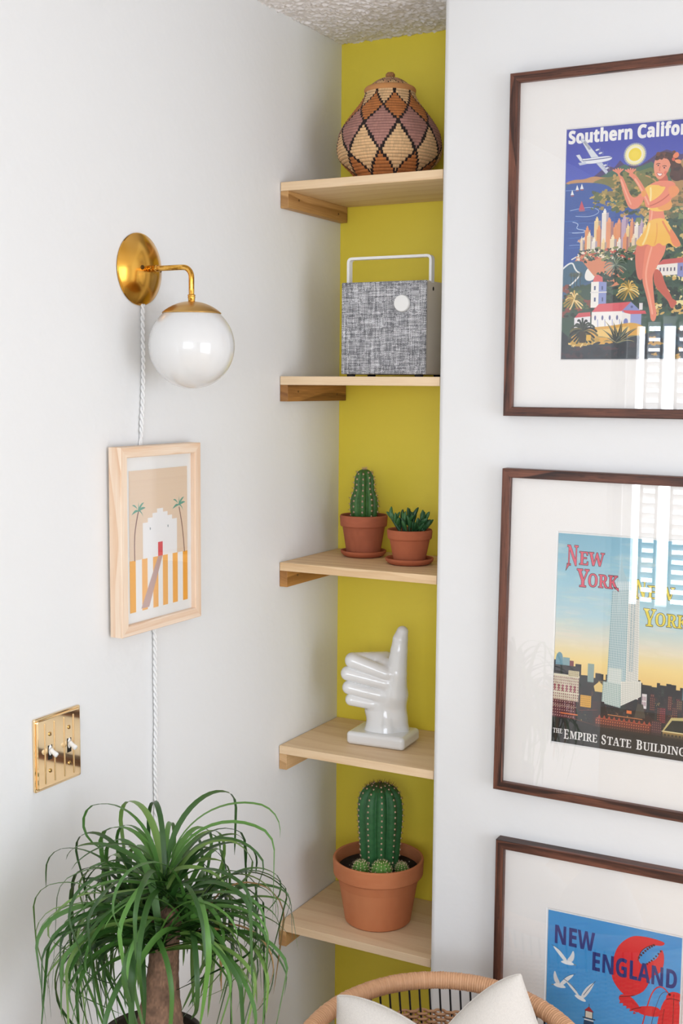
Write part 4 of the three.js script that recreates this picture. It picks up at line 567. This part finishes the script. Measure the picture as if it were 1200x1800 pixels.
function spikes(prof, ribs, n, t0, t1, len, perArea, twist = 0, thin = 0.00028) {   // areoles on the crests and the spines out of them
  const R = profile(prof), A = [], S = [];
  for (let k = 0; k < ribs; k++) for (let j = 0; j < n; j++) {
    const t = lerp(t0, t1, (j + 0.5 * (k % 2) * 0.6) / n), [r, y] = R(t), [r2, y2] = R(Math.min(1, t + 0.01)), a = k / ribs * Math.PI * 2 + twist * t, nrm = V((y2 - y), -(r2 - r), 0).normalize(), out = V(nrm.x * Math.cos(a), nrm.y, nrm.x * Math.sin(a)), at = V(r * Math.cos(a), y, r * Math.sin(a));
    A.push(moved(new THREE.IcosahedronGeometry(thin > 0.00025 ? 0.0019 : 0.0012, 1).scale(1, 1.2, 1), at.x, at.y, at.z));
    for (let q = 0; q < perArea; q++) { const d = out.clone().multiplyScalar(rr(0.5, 1)).add(V(rr(-0.75, 0.75), rr(-0.55, 0.75), rr(-0.75, 0.75))).normalize(), l = len * rr(0.5, 1.1), g = new THREE.ConeGeometry(thin, l, 4, 1, true).translate(0, l / 2, 0); g.applyQuaternion(new THREE.Quaternion().setFromUnitVectors(V(0, 1, 0), d)); g.translate(at.x, at.y, at.z); S.push(g); }
  }
  return [mergeGeometries(A), mergeGeometries(S)];
}
const cactusTex = (s, a, b) => { const A = hex(a), B = hex(b); return dataTex(256, 256, (u, v) => { const k = clamp(vn(u * 8, v * 8, 8, 8, s) * 0.6 + vn(u * 50, v * 50, 50, 50, s + 1) * 0.4, 0, 1); return [0, 1, 2].map((c) => lerp(A[c], B[c], k)); }, { repeat: [30, 30] }); };
const cactusMat = [std({ map: cactusTex(120, 0x2f5a26, 0x4a7a36), roughness: 0.5 }), std({ map: cactusTex(123, 0x235a30, 0x3a7440), roughness: 0.5 }), std({ color: 0x5c8c35, roughness: 0.55 })];
const areoleMat = std({ color: 0xd2b198, roughness: 0.95 }), spineMat = std({ color: 0x6a4a34, roughness: 0.7 }), paleSpine = std({ color: 0xe6d6a8, roughness: 0.7 });
function cactus(o, name, prof, ribs, depth, m, at, sp, areole = areoleMat, spine = spineMat) {
  const c = mesh(name, boxUV(mergeVertices(ribbed(prof, ribs, depth)), 'y'), m, o, at);
  c.geometry = ribbed(prof, ribs, depth); { const p = c.geometry.attributes.position, uv = []; for (let i = 0; i < p.count; i++) uv.push(Math.atan2(p.getZ(i), p.getX(i)) * 0.03, p.getY(i)); c.geometry.setAttribute('uv', new THREE.Float32BufferAttribute(uv, 2)); }
  const [A, S] = spikes(prof, ribs, ...sp); const a = mesh('areoles', A, areole, c); a.userData.kind = 'stuff'; const s = mesh('spines', S, spine, c); s.userData.kind = 'stuff'; return c;
}
{ // small cactus
  const x = 0.107, z = 0.0845, y = SH[2];
  const sa = mesh('plant_saucer', saucer(0.0495), clay[1], scene, [x, y + 0.0003, z]); sa.userData = { label: 'terracotta saucer under the small cactus pot', category: 'saucer', group: 'terracotta saucers on the middle shelf' };
  const o = thing('potted_cactus', 'small waisted cactus in a terracotta pot beside a succulent', 'cactus', [x, y + 0.0056, z]);
  mesh('pot', potShape(0.0513, 0.0455, 0.0365, 0.084, 0.0245, 0.0045), clay[0], o);
  mesh('soil', soilShape(0.0455, 3), soilMat, o, [0, 0.0715, 0]);
  const prof = [[0.025, 0], [0.0292, 0.018], [0.0305, 0.035], [0.0285, 0.051], [0.0228, 0.067], [0.0218, 0.077], [0.0212, 0.09], [0.016, 0.104], [0.008, 0.1105], [0.0002, 0.111]];
  const c = cactus(o, 'cactus_stem', prof, 9, 0.27, cactusMat[0], [0.002, 0.07, 0.002], [9, 0.08, 0.93, 0.009, 9], areoleMat, std({ color: 0x8a6a50, roughness: 0.7 })); c.rotation.y = -0.42 - Math.PI / 2 + 0.05;
  const T = []; for (let k = 0; k < 60; k++) { const d = V(rr(-0.8, 0.8), 1, rr(-0.8, 0.8)).normalize(), g = new THREE.ConeGeometry(0.0003, 0.013 * rr(0.5, 1), 4).translate(0, 0.005, 0); g.applyQuaternion(new THREE.Quaternion().setFromUnitVectors(V(0, 1, 0), d)); g.translate(rr(-0.004, 0.004), 0.109, rr(-0.004, 0.004)); T.push(g); } const tf = mesh('crown_tuft', mergeGeometries(T), std({ color: 0xe0b8a0, roughness: 0.9 }), c); tf.userData.kind = 'stuff';
}
{ // succulent
  const x = 0.241, z = 0.139, y = SH[2];
  const sa = mesh('plant_saucer', saucer(0.0505), clay[1], scene, [x, y + 0.0003, z]); sa.userData = { label: 'terracotta saucer under the small succulent pot', category: 'saucer', group: 'terracotta saucers on the middle shelf' };
  const o = thing('potted_succulent', 'dark green finger leaved succulent in the smallest terracotta pot', 'succulent', [x, y + 0.0056, z]);
  mesh('pot', potShape(0.0468, 0.0415, 0.033, 0.0665, 0.02, 0.0042), clay[1], o);
  mesh('soil', soilShape(0.0415, 5), soilMat, o, [0, 0.056, 0]);
  const gm = [std({ color: 0x2f5c34, roughness: 0.4 }), std({ color: 0x3b6b3a, roughness: 0.4 }), std({ color: 0x27502f, roughness: 0.4 })];
  const finger = (b) => { const p = []; for (let k = 0; k <= 10; k++) { const t = k / 10; p.push([Math.max(0.0001, 0.0054 * Math.pow(Math.sin(Math.PI * Math.min(0.98, 0.12 + t * 0.86)), 0.55) * (0.75 + 0.3 * t)), t * 0.027]); } p.push([0.0001, 0.0272]); const g = lathe(p, 12), q = g.attributes.position; for (let i = 0; i < q.count; i++) { const t = q.getY(i) / 0.027; q.setX(i, q.getX(i) + b * t * t); q.setZ(i, q.getZ(i) * 0.75); } g.computeVertexNormals(); return g; };
  const F = [finger(0.004), finger(0.008), finger(-0.003)];
  const leaf = (p, d, s) => { const m = mesh('leaf', pick(F), pick(gm), o, [p.x, p.y, p.z]); m.quaternion.setFromUnitVectors(V(0, 1, 0), d.normalize()); m.rotateY(rr(0, 6)); m.scale.set(s, s, s); };
  const view = V(0.42, 0, 0.906), right = V(0.906, 0, -0.42), base = V(0, 0.057, 0);
  for (const [r0, f0, r1, u1, f1, n] of [[-0.012, 0.004, -0.036, 0.03, 0.002, 8], [-0.004, 0.012, -0.012, 0.022, 0.012, 6], [0.0, 0.0, -0.002, 0.03, 0.0, 7], [0.004, -0.008, 0.008, 0.03, -0.006, 6], [0.01, 0.006, 0.022, 0.026, 0.008, 8], [0.014, -0.004, 0.03, 0.024, 0.0, 7], [-0.01, -0.008, -0.016, 0.024, -0.012, 5], [0.004, 0.014, 0.012, 0.012, 0.018, 6], [0.012, 0.01, 0.032, 0.012, 0.012, 5]]) {
    const a = base.clone().addScaledVector(right, r0).addScaledVector(view, f0), b = base.clone().addScaledVector(right, r1).addScaledVector(view, f1).add(V(0, u1, 0)), mid = a.clone().lerp(b, 0.5).add(V(0, -0.004, 0));
    mesh('stem', tube([a.clone().add(V(0, -0.006, 0)), mid, b], 0.003, 14, 8), gm[2], o);
    for (let k = 0; k < n; k++) { const t = lerp(0.25, 1, (k + 0.5) / n), p = a.clone().lerp(b, t), d = b.clone().sub(a).normalize().multiplyScalar(0.6).add(V(rr(-0.7, 0.7), rr(0.3, 0.9), rr(-0.7, 0.7))); leaf(p, d, rr(0.7, 1.0)); }
    leaf(b, b.clone().sub(a).normalize().add(V(0, 0.8, 0)), 0.9);
  }
}
{ // large cactus
  const x = 0.178, z = 0.14, y = SH[4];
  const o = thing('potted_cactus', 'large ribbed cactus with three small pups in a big terracotta pot', 'cactus', [x, y + 0.0003, z]);
  mesh('pot', potShape(0.0972, 0.0868, 0.0705, 0.1395, 0.0365, 0.007), clay[2], o);
  mesh('soil', soilShape(0.0868, 9), soilMat, o, [0, 0.113, 0]);
  const gs = []; for (let k = 0; k < 34; k++) { const a = rr(0, 6.28), r = rr(0.045, 0.083); gs.push(moved(new THREE.DodecahedronGeometry(rr(0.0009, 0.002)), r * Math.cos(a), 0.116, r * Math.sin(a), rr(0, 3), rr(0, 3))); } const gt = mesh('grit', mergeGeometries(gs), grit, o); gt.userData.kind = 'stuff';
  const prof = [[0.038, 0], [0.0425, 0.03], [0.0455, 0.07], [0.0485, 0.11], [0.0485, 0.14], [0.044, 0.163], [0.033, 0.178], [0.018, 0.1855], [0.0002, 0.187]];
  const c = cactus(o, 'cactus_stem', prof, 10, 0.22, cactusMat[1], [0.003, 0.111, 0.0], [16, 0.05, 0.97, 0.0065, 8], areoleMat, spineMat); c.rotation.y = -1.14 + 0.1;
  const T = []; for (let k = 0; k < 130; k++) { const a = rr(0, 6.28), r = 0.034 * Math.sqrt(rnd()), d = V(Math.cos(a) * r * 14 + rr(-0.5, 0.5), 1, Math.sin(a) * r * 14 + rr(-0.5, 0.5)).normalize(), l = rr(0.006, 0.013), g = new THREE.ConeGeometry(0.00035, l, 4).translate(0, l / 2, 0); g.applyQuaternion(new THREE.Quaternion().setFromUnitVectors(V(0, 1, 0), d)); g.translate(r * Math.cos(a), 0.187 - r * r * 9, r * Math.sin(a)); T.push(g); } const tf = mesh('crown_tuft', mergeGeometries(T), std({ color: 0x6a4636, roughness: 0.9 }), c); tf.userData.kind = 'stuff';
  const view = V(0.42, 0, 0.906), right = V(0.906, 0, -0.42);
  for (const [r, f, s] of [[0.008, 0.058, 0.0225], [-0.036, 0.04, 0.018], [0.05, 0.028, 0.014]]) { const p = V(0, 0.112, 0).addScaledVector(right, r).addScaledVector(view, f), pr = [[s * 0.75, 0], [s, s * 0.5], [s * 0.97, s], [s * 0.7, s * 1.5], [s * 0.3, s * 1.72], [0.0002, s * 1.75]]; cactus(o, 'cactus_pup', pr, 11, 0.14, cactusMat[2], [p.x, p.y, p.z], [6, 0.12, 0.95, 0.0055, 8, 0, 0.0002], std({ color: 0xecdcb8, roughness: 0.95 }), paleSpine); }
}

// ---------------------------------------------------------------- signed-distance shapes meshed by marching cubes
function sdfMesh(f, lo, hi, res) {
  const mc = new MarchingCubes(res, new THREE.MeshBasicMaterial(), false, false, 400000), size = Math.max(hi[0] - lo[0], hi[1] - lo[1], hi[2] - lo[2]) / 2, c = [0, 1, 2].map((k) => (lo[k] + hi[k]) / 2), hf = res / 2;
  mc.isolation = 0; for (let k = 0; k < res; k++) for (let j = 0; j < res; j++) for (let i = 0; i < res; i++) mc.field[i + j * res + k * res * res] = -f(c[0] + (i - hf) / hf * size, c[1] + (j - hf) / hf * size, c[2] + (k - hf) / hf * size);
  mc.update();
  let g = new THREE.BufferGeometry(); g.setAttribute('position', new THREE.BufferAttribute(mc.positionArray.slice(0, mc.count * 3), 3));
  g.scale(size, size, size); g.translate(...c); g = mergeVertices(g, 1e-6); g.computeVertexNormals(); return g;
}
function cap(x, y, z, a, b, ra, rb) {   // tapered capsule
  const ax = b[0] - a[0], ay = b[1] - a[1], az = b[2] - a[2], px = x - a[0], py = y - a[1], pz = z - a[2], t = clamp((px * ax + py * ay + pz * az) / (ax * ax + ay * ay + az * az), 0, 1);
  return Math.hypot(px - ax * t, py - ay * t, pz - az * t) - lerp(ra, rb, t);
}
const smin = (a, b, k) => { const h = Math.max(k - Math.abs(a - b), 0) / k; return Math.min(a, b) - h * h * k * 0.25; };
{ // thumbs-up hand, millimetres, x to the right and z towards the viewer of its thumb side
  const F = [
    [[-66, 177, 10], [4, 151, 14], 16, 15.5, [-66, 178, 4], [4, 172, -26], 15.5, 18],
    [[-76, 149, 10], [2, 131, 14], 14.5, 14.5, [-76, 150, 4], [0, 150, -30], 14, 18],
    [[-73, 119, 10], [-2, 103, 13], 14, 13.5, [-73, 120, 4], [-6, 124, -30], 13.5, 17],
    [[-68, 93, 10], [-10, 82, 8], 12.5, 12, [-68, 94, 4], [-12, 98, -26], 12, 16]];
  const f = (x, y, z) => {
    let d = cap(x, y, z, [21, 108, 2], [26.5, 150, 8], 30, 22.5);
    d = smin(d, cap(x, y, z, [26.5, 150, 8], [31.5, 200, 9], 22.5, 18), 2);
    d = smin(d, cap(x, y, z, [31.5, 200, 9], [34, 224, 8.5], 18, 16), 2);
    d = smin(d, cap(x, y, z, [34, 224, 8.5], [38, 240, 7], 16, 12.5), 2);
    let p = cap(x, y, z, [-4, 158, -14], [2, 88, -8], 27, 31);
    p = smin(p, cap(x, y, z, [-16, 112, -14], [0, 72, -6], 24, 27), 8);
    p = smin(p, cap(x, y, z, [4, 84, -4], [6, 54, -2], 27, 29), 8);
    p = smin(p, cap(x, y, z, [6, 54, -2], [6, 20, -2], 29, 36), 8);
    p = smin(p, cap(x, y, z, [22, 100, 0], [28, 54, 0], 27, 22), 8);
    p = smin(p, cap(x, y, z, [28, 54, 0], [36, 18, 0], 22, 22), 8);
    p = smin(p, cap(x, y, z, [-12, 98, -10], [-15, 68, -8], 25, 24), 8);
    p = smin(p, cap(x, y, z, [-12, 66, -7], [-7, 44, -4], 24, 25), 8);
    p = smin(p, cap(x, y, z, [-7, 44, -4], [-15, 16, -2], 25, 28), 10);
    d = smin(d, p, 12);
    let g = 1e9; for (const q of F) { const a = cap(x, y, z, q[0], q[1], q[2], q[3]), b = cap(x, y, z, q[4], q[5], q[6], q[7]); g = smin(g, smin(a, b, 3), 2.2); }
    d = smin(d, g, 6);
    return Math.max(d, 18 - y);
  };
  const porcelain = phy({ color: new THREE.Color(0.84, 0.84, 0.83), roughness: 0.25, clearcoat: 1, clearcoatRoughness: 0.04 });
  const o = thing('hand_sculpture', 'glossy white ceramic thumbs up hand on a square plinth', 'sculpture', [0.181, SH[3] + 0.0003, 0.13]);
  const hm = mesh('hand', sdfMesh(f, [-98, 10, -70], [80, 262, 70], 150).scale(0.001, 0.001, 0.001), porcelain, o); hm.rotation.y = 0.4517;
  const b = mesh('plinth', new RoundedBoxGeometry(0.131, 0.0275, 0.096, 5, 0.0085), porcelain, o, [0, 0.01375, 0]); b.rotation.y = 0.061;
}

// ---------------------------------------------------------------- ponytail palm
{
  const P = V(0.258, 0, 1.02), o = thing('ponytail_palm', 'ponytail palm with long drooping strap leaves and a swollen brown trunk', 'plant', [P.x, 0, P.z]);
  const potM = std({ color: 0x43382f, roughness: 0.35 }), bark = (() => { const t = dataTex(512, 512, (u, v) => { const k = vn(u * 12, v * 30, 12, 30, 131) * 0.5 + vn(u * 60, v * 90, 60, 90, 132) * 0.35 + vn(u * 24, v * 6, 24, 6, 133) * 0.3; return [70 + 90 * k, 54 + 70 * k, 44 + 56 * k]; }); return std({ map: t, bumpMap: t, bumpScale: 0.004, roughness: 0.95 }); })();
  mesh('pot', lathe([[0.0001, 0.0005], [0.056, 0.0005], [0.06, 0.005], [0.076, 0.66], [0.0775, 0.68], [0.077, 0.692], [0.0735, 0.6945], [0.0705, 0.689], [0.067, 0.64], [0.0001, 0.64]], 80), potM, o, [-0.018, 0, 0.004]);
  mesh('soil', soilShape(0.0675, 13), soilMat, o, [-0.018, 0.648, 0.004]);
  const tp = [[0.058, 0.628], [0.055, 0.645], [0.045, 0.68], [0.0345, 0.715], [0.0275, 0.755], [0.0225, 0.80], [0.021, 0.84], [0.0225, 0.872], [0.014, 0.89], [0.0001, 0.895]], R = profile(tp), pos = [], uv = [], idx = [], n = 72, m = 90;
  for (let j = 0; j <= m; j++) { const [r, y] = R(j / m), lean = (y - 0.63) * 0.09; for (let i = 0; i <= n; i++) { const a = i / n * 6.28318, q = r * (1 + 0.07 * (vn(i / n * 12, y * 60, 12, 999, 51) - 0.5) + 0.05 * (vn(i / n * 30, y * 200, 30, 999, 52) - 0.5)); pos.push(q * Math.cos(a) - 0.012 + lean, y, q * Math.sin(a) + 0.003); uv.push(i / n * 1.2, y * 3); } }
  for (let j = 0; j < m; j++) for (let i = 0; i < n; i++) { const a = j * (n + 1) + i; idx.push(a, a + n + 1, a + 1, a + 1, a + n + 1, a + n + 2); }
  mesh('trunk', tri(pos, idx, uv), bark, o);
  const LM = [0x375f26, 0x477430, 0x5a8a3c, 0x2d5320, 0x74974a].map((c) => std({ color: c, roughness: 0.42, side: THREE.DoubleSide })), dry = std({ color: 0xb08a5a, roughness: 0.8, side: THREE.DoubleSide });
  const heads = [[0.01, 0.885, 0, 1], [-0.03, 0.878, 0.012, 0.85], [0.042, 0.876, -0.012, 0.85], [0.015, 0.874, 0.03, 0.8], [0.006, 0.94, 0.0, 0.9]];
  for (let k = 0; k < 315; k++) {
    const hd = heads[Math.floor(rnd() * 5)], az = rr(0, Math.PI * 2), front = Math.cos(az) * 0.59 + Math.sin(az) * 0.807, el0 = Math.asin(rr(0.05, 0.995)), L = rr(0.2, 0.4) * hd[3] * (0.85 + 0.2 * Math.sin(el0)), w = rr(0.0034, 0.006), reach = rr(0.05, 0.105), N = 22;
    if (front > 0.55 && rnd() < 0.72) continue;
    let x = hd[0] + rr(-0.006, 0.006), y = hd[1] - 0.022 + rr(-0.014, 0.014), z = hd[2] + rr(-0.006, 0.006), el = el0, az2 = az; const swirl = rr(-1.6, 1.6), endEl = -Math.PI / 2 - rr(-0.12, 0.6) * (rnd() < 0.3 ? 2 : 0.6), P0 = [], ps = [], id = [];
    for (let i = 0; i <= N; i++) {
      P0.push([x, y, z, az2, el]); const st = L / N; x += Math.cos(el) * Math.cos(az2) * st; z += Math.cos(el) * Math.sin(az2) * st; y += Math.sin(el) * st; az2 += swirl * st;
      const t = i / N; const dr = Math.hypot(x - hd[0], z - hd[2]); el = Math.max(endEl, el - st / reach * (t < 0.18 ? 0.25 : 0.95) * (dr > 0.135 ? 2.6 : 1));
      const wall = 0.012 - P.x; if (x < wall) x = wall + rr(0, 0.003);
      if (P.x + x < 0.02) x = Math.max(x, wall);
    }
    for (let i = 0; i <= N; i++) {
      const [px, py, pz, a, e] = P0[i], t = i / N, ww = w * (0.75 + 0.35 * Math.sin(Math.min(1, t * 3) * 1.57)) * Math.pow(1 - t, 0.45) + 0.0002, tw = 0.25 * Math.sin(t * 3 + k), sx = -Math.sin(a), sz = Math.cos(a), ux = -Math.sin(e) * Math.cos(a), uy = Math.cos(e), uz = -Math.sin(e) * Math.sin(a), c = Math.cos(tw), s = Math.sin(tw), ex = sx * c + ux * s, ey = uy * s, ez = sz * c + uz * s, f = ww * 0.28;
      ps.push(px - ex * ww + ux * f, py - ey * ww + uy * f, pz - ez * ww + uz * f, px, py, pz, px + ex * ww + ux * f, py + ey * ww + uy * f, pz + ez * ww + uz * f);
      if (i < N) { const b = i * 3; id.push(b, b + 3, b + 1, b + 1, b + 3, b + 4, b + 1, b + 4, b + 2, b + 2, b + 4, b + 5); }
    }
    mesh('leaf', tri(ps, id), k % 58 === 5 ? dry : pick(LM), o);
  }
}

// ---------------------------------------------------------------- rattan chair and its cushion
const CH = { x: 0.555, z: 0.664, r: 0.2435, y: 0.553 };
const rimAt = (a, r = CH.r, drop = 0) => V(Math.cos(a) * r, CH.y - 0.014 - 0.046 * Math.cos(a) * CH.r - 0.125 * Math.sin(a) * CH.r - drop, Math.sin(a) * r);
{
  const o = thing('rattan_chair', 'round rattan armchair with a woven back and thin black spindles', 'chair', [CH.x, 0, CH.z]);
  const caneTex = dataTex(512, 128, (u, v) => { const k = vn(u * 64, v * 4, 64, 4, 141) * 0.6 + vn(u * 200, v * 20, 200, 20, 142) * 0.4; return [246 - 46 * k, 196 - 50 * k, 154 - 50 * k]; }, { repeat: [8, 1] });
  const cane = std({ map: caneTex, roughness: 0.5 }), cane2 = std({ color: 0xd0a078, roughness: 0.5 }), blackM = std({ color: 0x17161a, roughness: 0.45 });
  // wound pole: a tube with fine rings of cane
  function wound(curve, r, n, closed) {
    const seg = n * 4, rad = 14, fr = curve.computeFrenetFrames(seg, closed), pos = [], uv = [], idx = [];
    for (let i = 0; i <= seg; i++) { const t = i / seg, p = curve.getPointAt(t), ph = (i % 4) / 4, w = Math.floor(i / 4), q = r * (1 + 0.09 * Math.sin(Math.PI * ph) + 0.06 * (hash(w, 3, 8) - 0.5)); for (let j = 0; j <= rad; j++) { const a = j / rad * 6.28318, d = fr.normals[i].clone().multiplyScalar(Math.cos(a)).addScaledVector(fr.binormals[i], Math.sin(a)); pos.push(p.x + d.x * q, p.y + d.y * q, p.z + d.z * q); uv.push(t * n / 40, j / rad + hash(w, 1, 9)); } }
    for (let i = 0; i < seg; i++) for (let j = 0; j < rad; j++) { const a = i * (rad + 1) + j; idx.push(a, a + 1, a + rad + 1, a + 1, a + rad + 2, a + rad + 1); }
    return tri(pos, idx, uv);
  }
  const ring = [], A0 = -Math.PI - 0.55, A1 = 0.55;   // arms run forward and bend down into the front legs
  const down = (a) => { const p = rimAt(a), f = Math.sign(Math.cos(a)); return [V(p.x + f * 0.004, p.y - 0.03, p.z + 0.03), V(p.x + f * 0.004, p.y - 0.1, p.z + 0.045), V(p.x, p.y * 0.5, p.z + 0.045), V(p.x - f * 0.004, 0.002, p.z + 0.05)]; };
  ring.push(...down(A0).reverse()); for (let k = 0; k <= 40; k++) ring.push(rimAt(lerp(A0, A1, k / 40))); ring.push(...down(A1));
  mesh('top_rail', wound(new THREE.CatmullRomCurve3(ring, false, 'centripetal'), 0.0145, 460, false), cane, o);
  // angles: -PI/2 is the back (away from the camera)
  const wTop = (a) => 0.057 + 0.012 * Math.cos(a + 0.4);
  const bowl = (a, d) => { const t = clamp((d - 0.02) / 0.24, 0, 1), r = CH.r * (1 - 0.04 * t - 0.16 * t * t), p = rimAt(a, r, d); p.x += 0.022 * t; return p; };
  for (const a of [-0.72, -Math.PI + 0.35]) mesh('post', wound(new THREE.CatmullRomCurve3([bowl(a, 0.008), bowl(a, 0.05), bowl(a, 0.11), bowl(a, 0.2)]), 0.0125, 50, false), cane, o);
  for (let k = 0; k < 26; k++) { const a = -Math.PI + 0.45 + k * 0.0765; if (a > -0.82) break; mesh('spindle', tube([bowl(a, 0.012), bowl(a, 0.05), bowl(a, 0.11)], 0.0019, 10, 8), blackM, o); }
  const strands = [], stakes = [];
  for (let q = 0; q < 80; q++) { const p = [], n = 168; for (let k = 0; k <= n; k++) { const a = -Math.PI - 0.35 + k / n * (Math.PI + 0.75), d = wTop(a) + q * 0.0048, b = bowl(a, d), out = (Math.floor(k / 3 + q) % 2 ? 1 : -1) * 0.0028; p.push(V(b.x + Math.cos(a) * out, b.y, b.z + Math.sin(a) * out)); } strands.push(new THREE.TubeGeometry(new THREE.CatmullRomCurve3(p), 340, 0.0027, 6)); }
  for (let k = 0; k < 84; k++) { const a = -Math.PI - 0.35 + (k * 3 + 1.2) / 168 * (Math.PI + 0.75) * 1; if (a > 0.38) break; stakes.push(tube([bowl(a, wTop(a) - 0.001), bowl(a, 0.15), bowl(a, 0.26), bowl(a, 0.43)], 0.002, 12, 6)); }
  const wb = mesh('woven_back', mergeGeometries(strands), cane2, o); wb.userData.kind = 'stuff'; const wsx = mesh('back_stakes', mergeGeometries(stakes), cane2, o); wsx.userData.kind = 'stuff';
  const seat = []; for (let q = 1; q < 26; q++) seat.push(new THREE.TorusGeometry(0.007 * q, 0.0035, 6, 60).rotateX(Math.PI / 2).translate(0.022, 0.262 + 0.0012 * (q % 2), 0.005)); const st = mesh('woven_seat', mergeGeometries(seat), cane2, o); st.userData.kind = 'stuff';
  mesh('seat_rail', new THREE.TorusGeometry(0.176, 0.01, 14, 90).rotateX(Math.PI / 2), cane, o, [0.022, 0.257, 0.005]);
  mesh('front_rail', wound(new THREE.CatmullRomCurve3([V(rimAt(A0).x, 0.25, rimAt(A0).z + 0.045), V(0.0, 0.252, 0.185), V(rimAt(A1).x, 0.25, rimAt(A1).z + 0.045)]), 0.0105, 100, false), cane, o);
  for (const a of [-0.72, -Math.PI + 0.6]) { const top = V(0.022 + Math.cos(a) * 0.165, 0.248, 0.005 + Math.sin(a) * 0.165); mesh('leg', wound(new THREE.CatmullRomCurve3([top, top.clone().multiply(V(1.04, 0.5, 1.04)), V(top.x * 1.02, 0.001, top.z * 1.02)]), 0.011, 60, false), cane, o); }
}
{ // cushion with a dented top edge standing on the seat
  const linen = dataTex(512, 512, (u, v) => { const a = vn(u * 256, v * 40, 256, 40, 151), b = vn(u * 40, v * 256, 40, 256, 152), k = a * 0.5 + b * 0.5; return [212 + 24 * k, 206 + 24 * k, 198 + 24 * k]; }, { repeat: [6, 6] });
  const cm = std({ map: linen, bumpMap: linen, bumpScale: 0.0006, roughness: 0.95 });
  const o = thing('cushion', 'cream linen cushion with two upright corners resting in the rattan chair', 'cushion', [0.553, 0.475, 0.643]); o.rotation.order = 'YXZ'; o.rotation.set(-0.2, 0.34, 0.19);
  const n = 64, hw = 0.172, hh = 0.195, P = (u, v, s) => {
    const e = (1 - u * u) * (1 - v * v), th = 0.072 * Math.pow(Math.max(e, 0), 0.42) * (1 - 0.25 * Math.exp(-u * u * 9) * smoothstep(v, 0, 1));
    let x = u * hw * Math.sqrt(1 - 0.17 * v * v) * 1.05, y = v * hh * Math.sqrt(1 - 0.17 * u * u) * 1.05;
    y -= smoothstep(v, -0.2, 1) * 0.105 * Math.pow(Math.max(0, 1 - Math.abs(u)), 1.35); x *= 1 - 0.06 * smoothstep(v, 0, 1);
    const wr = 0.0025 * (vn(u * 5 + 20, v * 5 + 20, 999, 999, 161) - 0.5) * Math.sqrt(Math.max(e, 0)) * 2;
    return [x, y, s * (th + wr)];
  };
  const pos = [], uv = [], idx = [];
  for (const s of [1, -1]) { const b = pos.length / 3; for (let j = 0; j <= n; j++) for (let i = 0; i <= n; i++) { const u = Math.sin((i / n - 0.5) * Math.PI), v = Math.sin((j / n - 0.5) * Math.PI); pos.push(...P(u, v, s)); uv.push(u * hw / 0.4, v * hh / 0.4); } for (let j = 0; j < n; j++) for (let i = 0; i < n; i++) { const a = b + j * (n + 1) + i; if (s > 0) idx.push(a, a + 1, a + n + 1, a + 1, a + n + 2, a + n + 1); else idx.push(a, a + n + 1, a + 1, a + 1, a + n + 1, a + n + 2); } }
  mesh('cover', tri(pos, idx, uv), cm, o);
  const seam = []; for (let k = 0; k < 200; k++) { const t = k / 50, q = t % 1 * 2 - 1, [u, v] = t < 1 ? [q, -1] : t < 2 ? [1, q] : t < 3 ? [-q, 1] : [-1, -q]; const p = P(u, v, 0); seam.push(V(p[0], p[1], 0)); }
  mesh('seam', new THREE.TubeGeometry(new THREE.CatmullRomCurve3(seam, true), 400, 0.0011, 6, true), cm, o);
}
renderer.render(scene, camera);
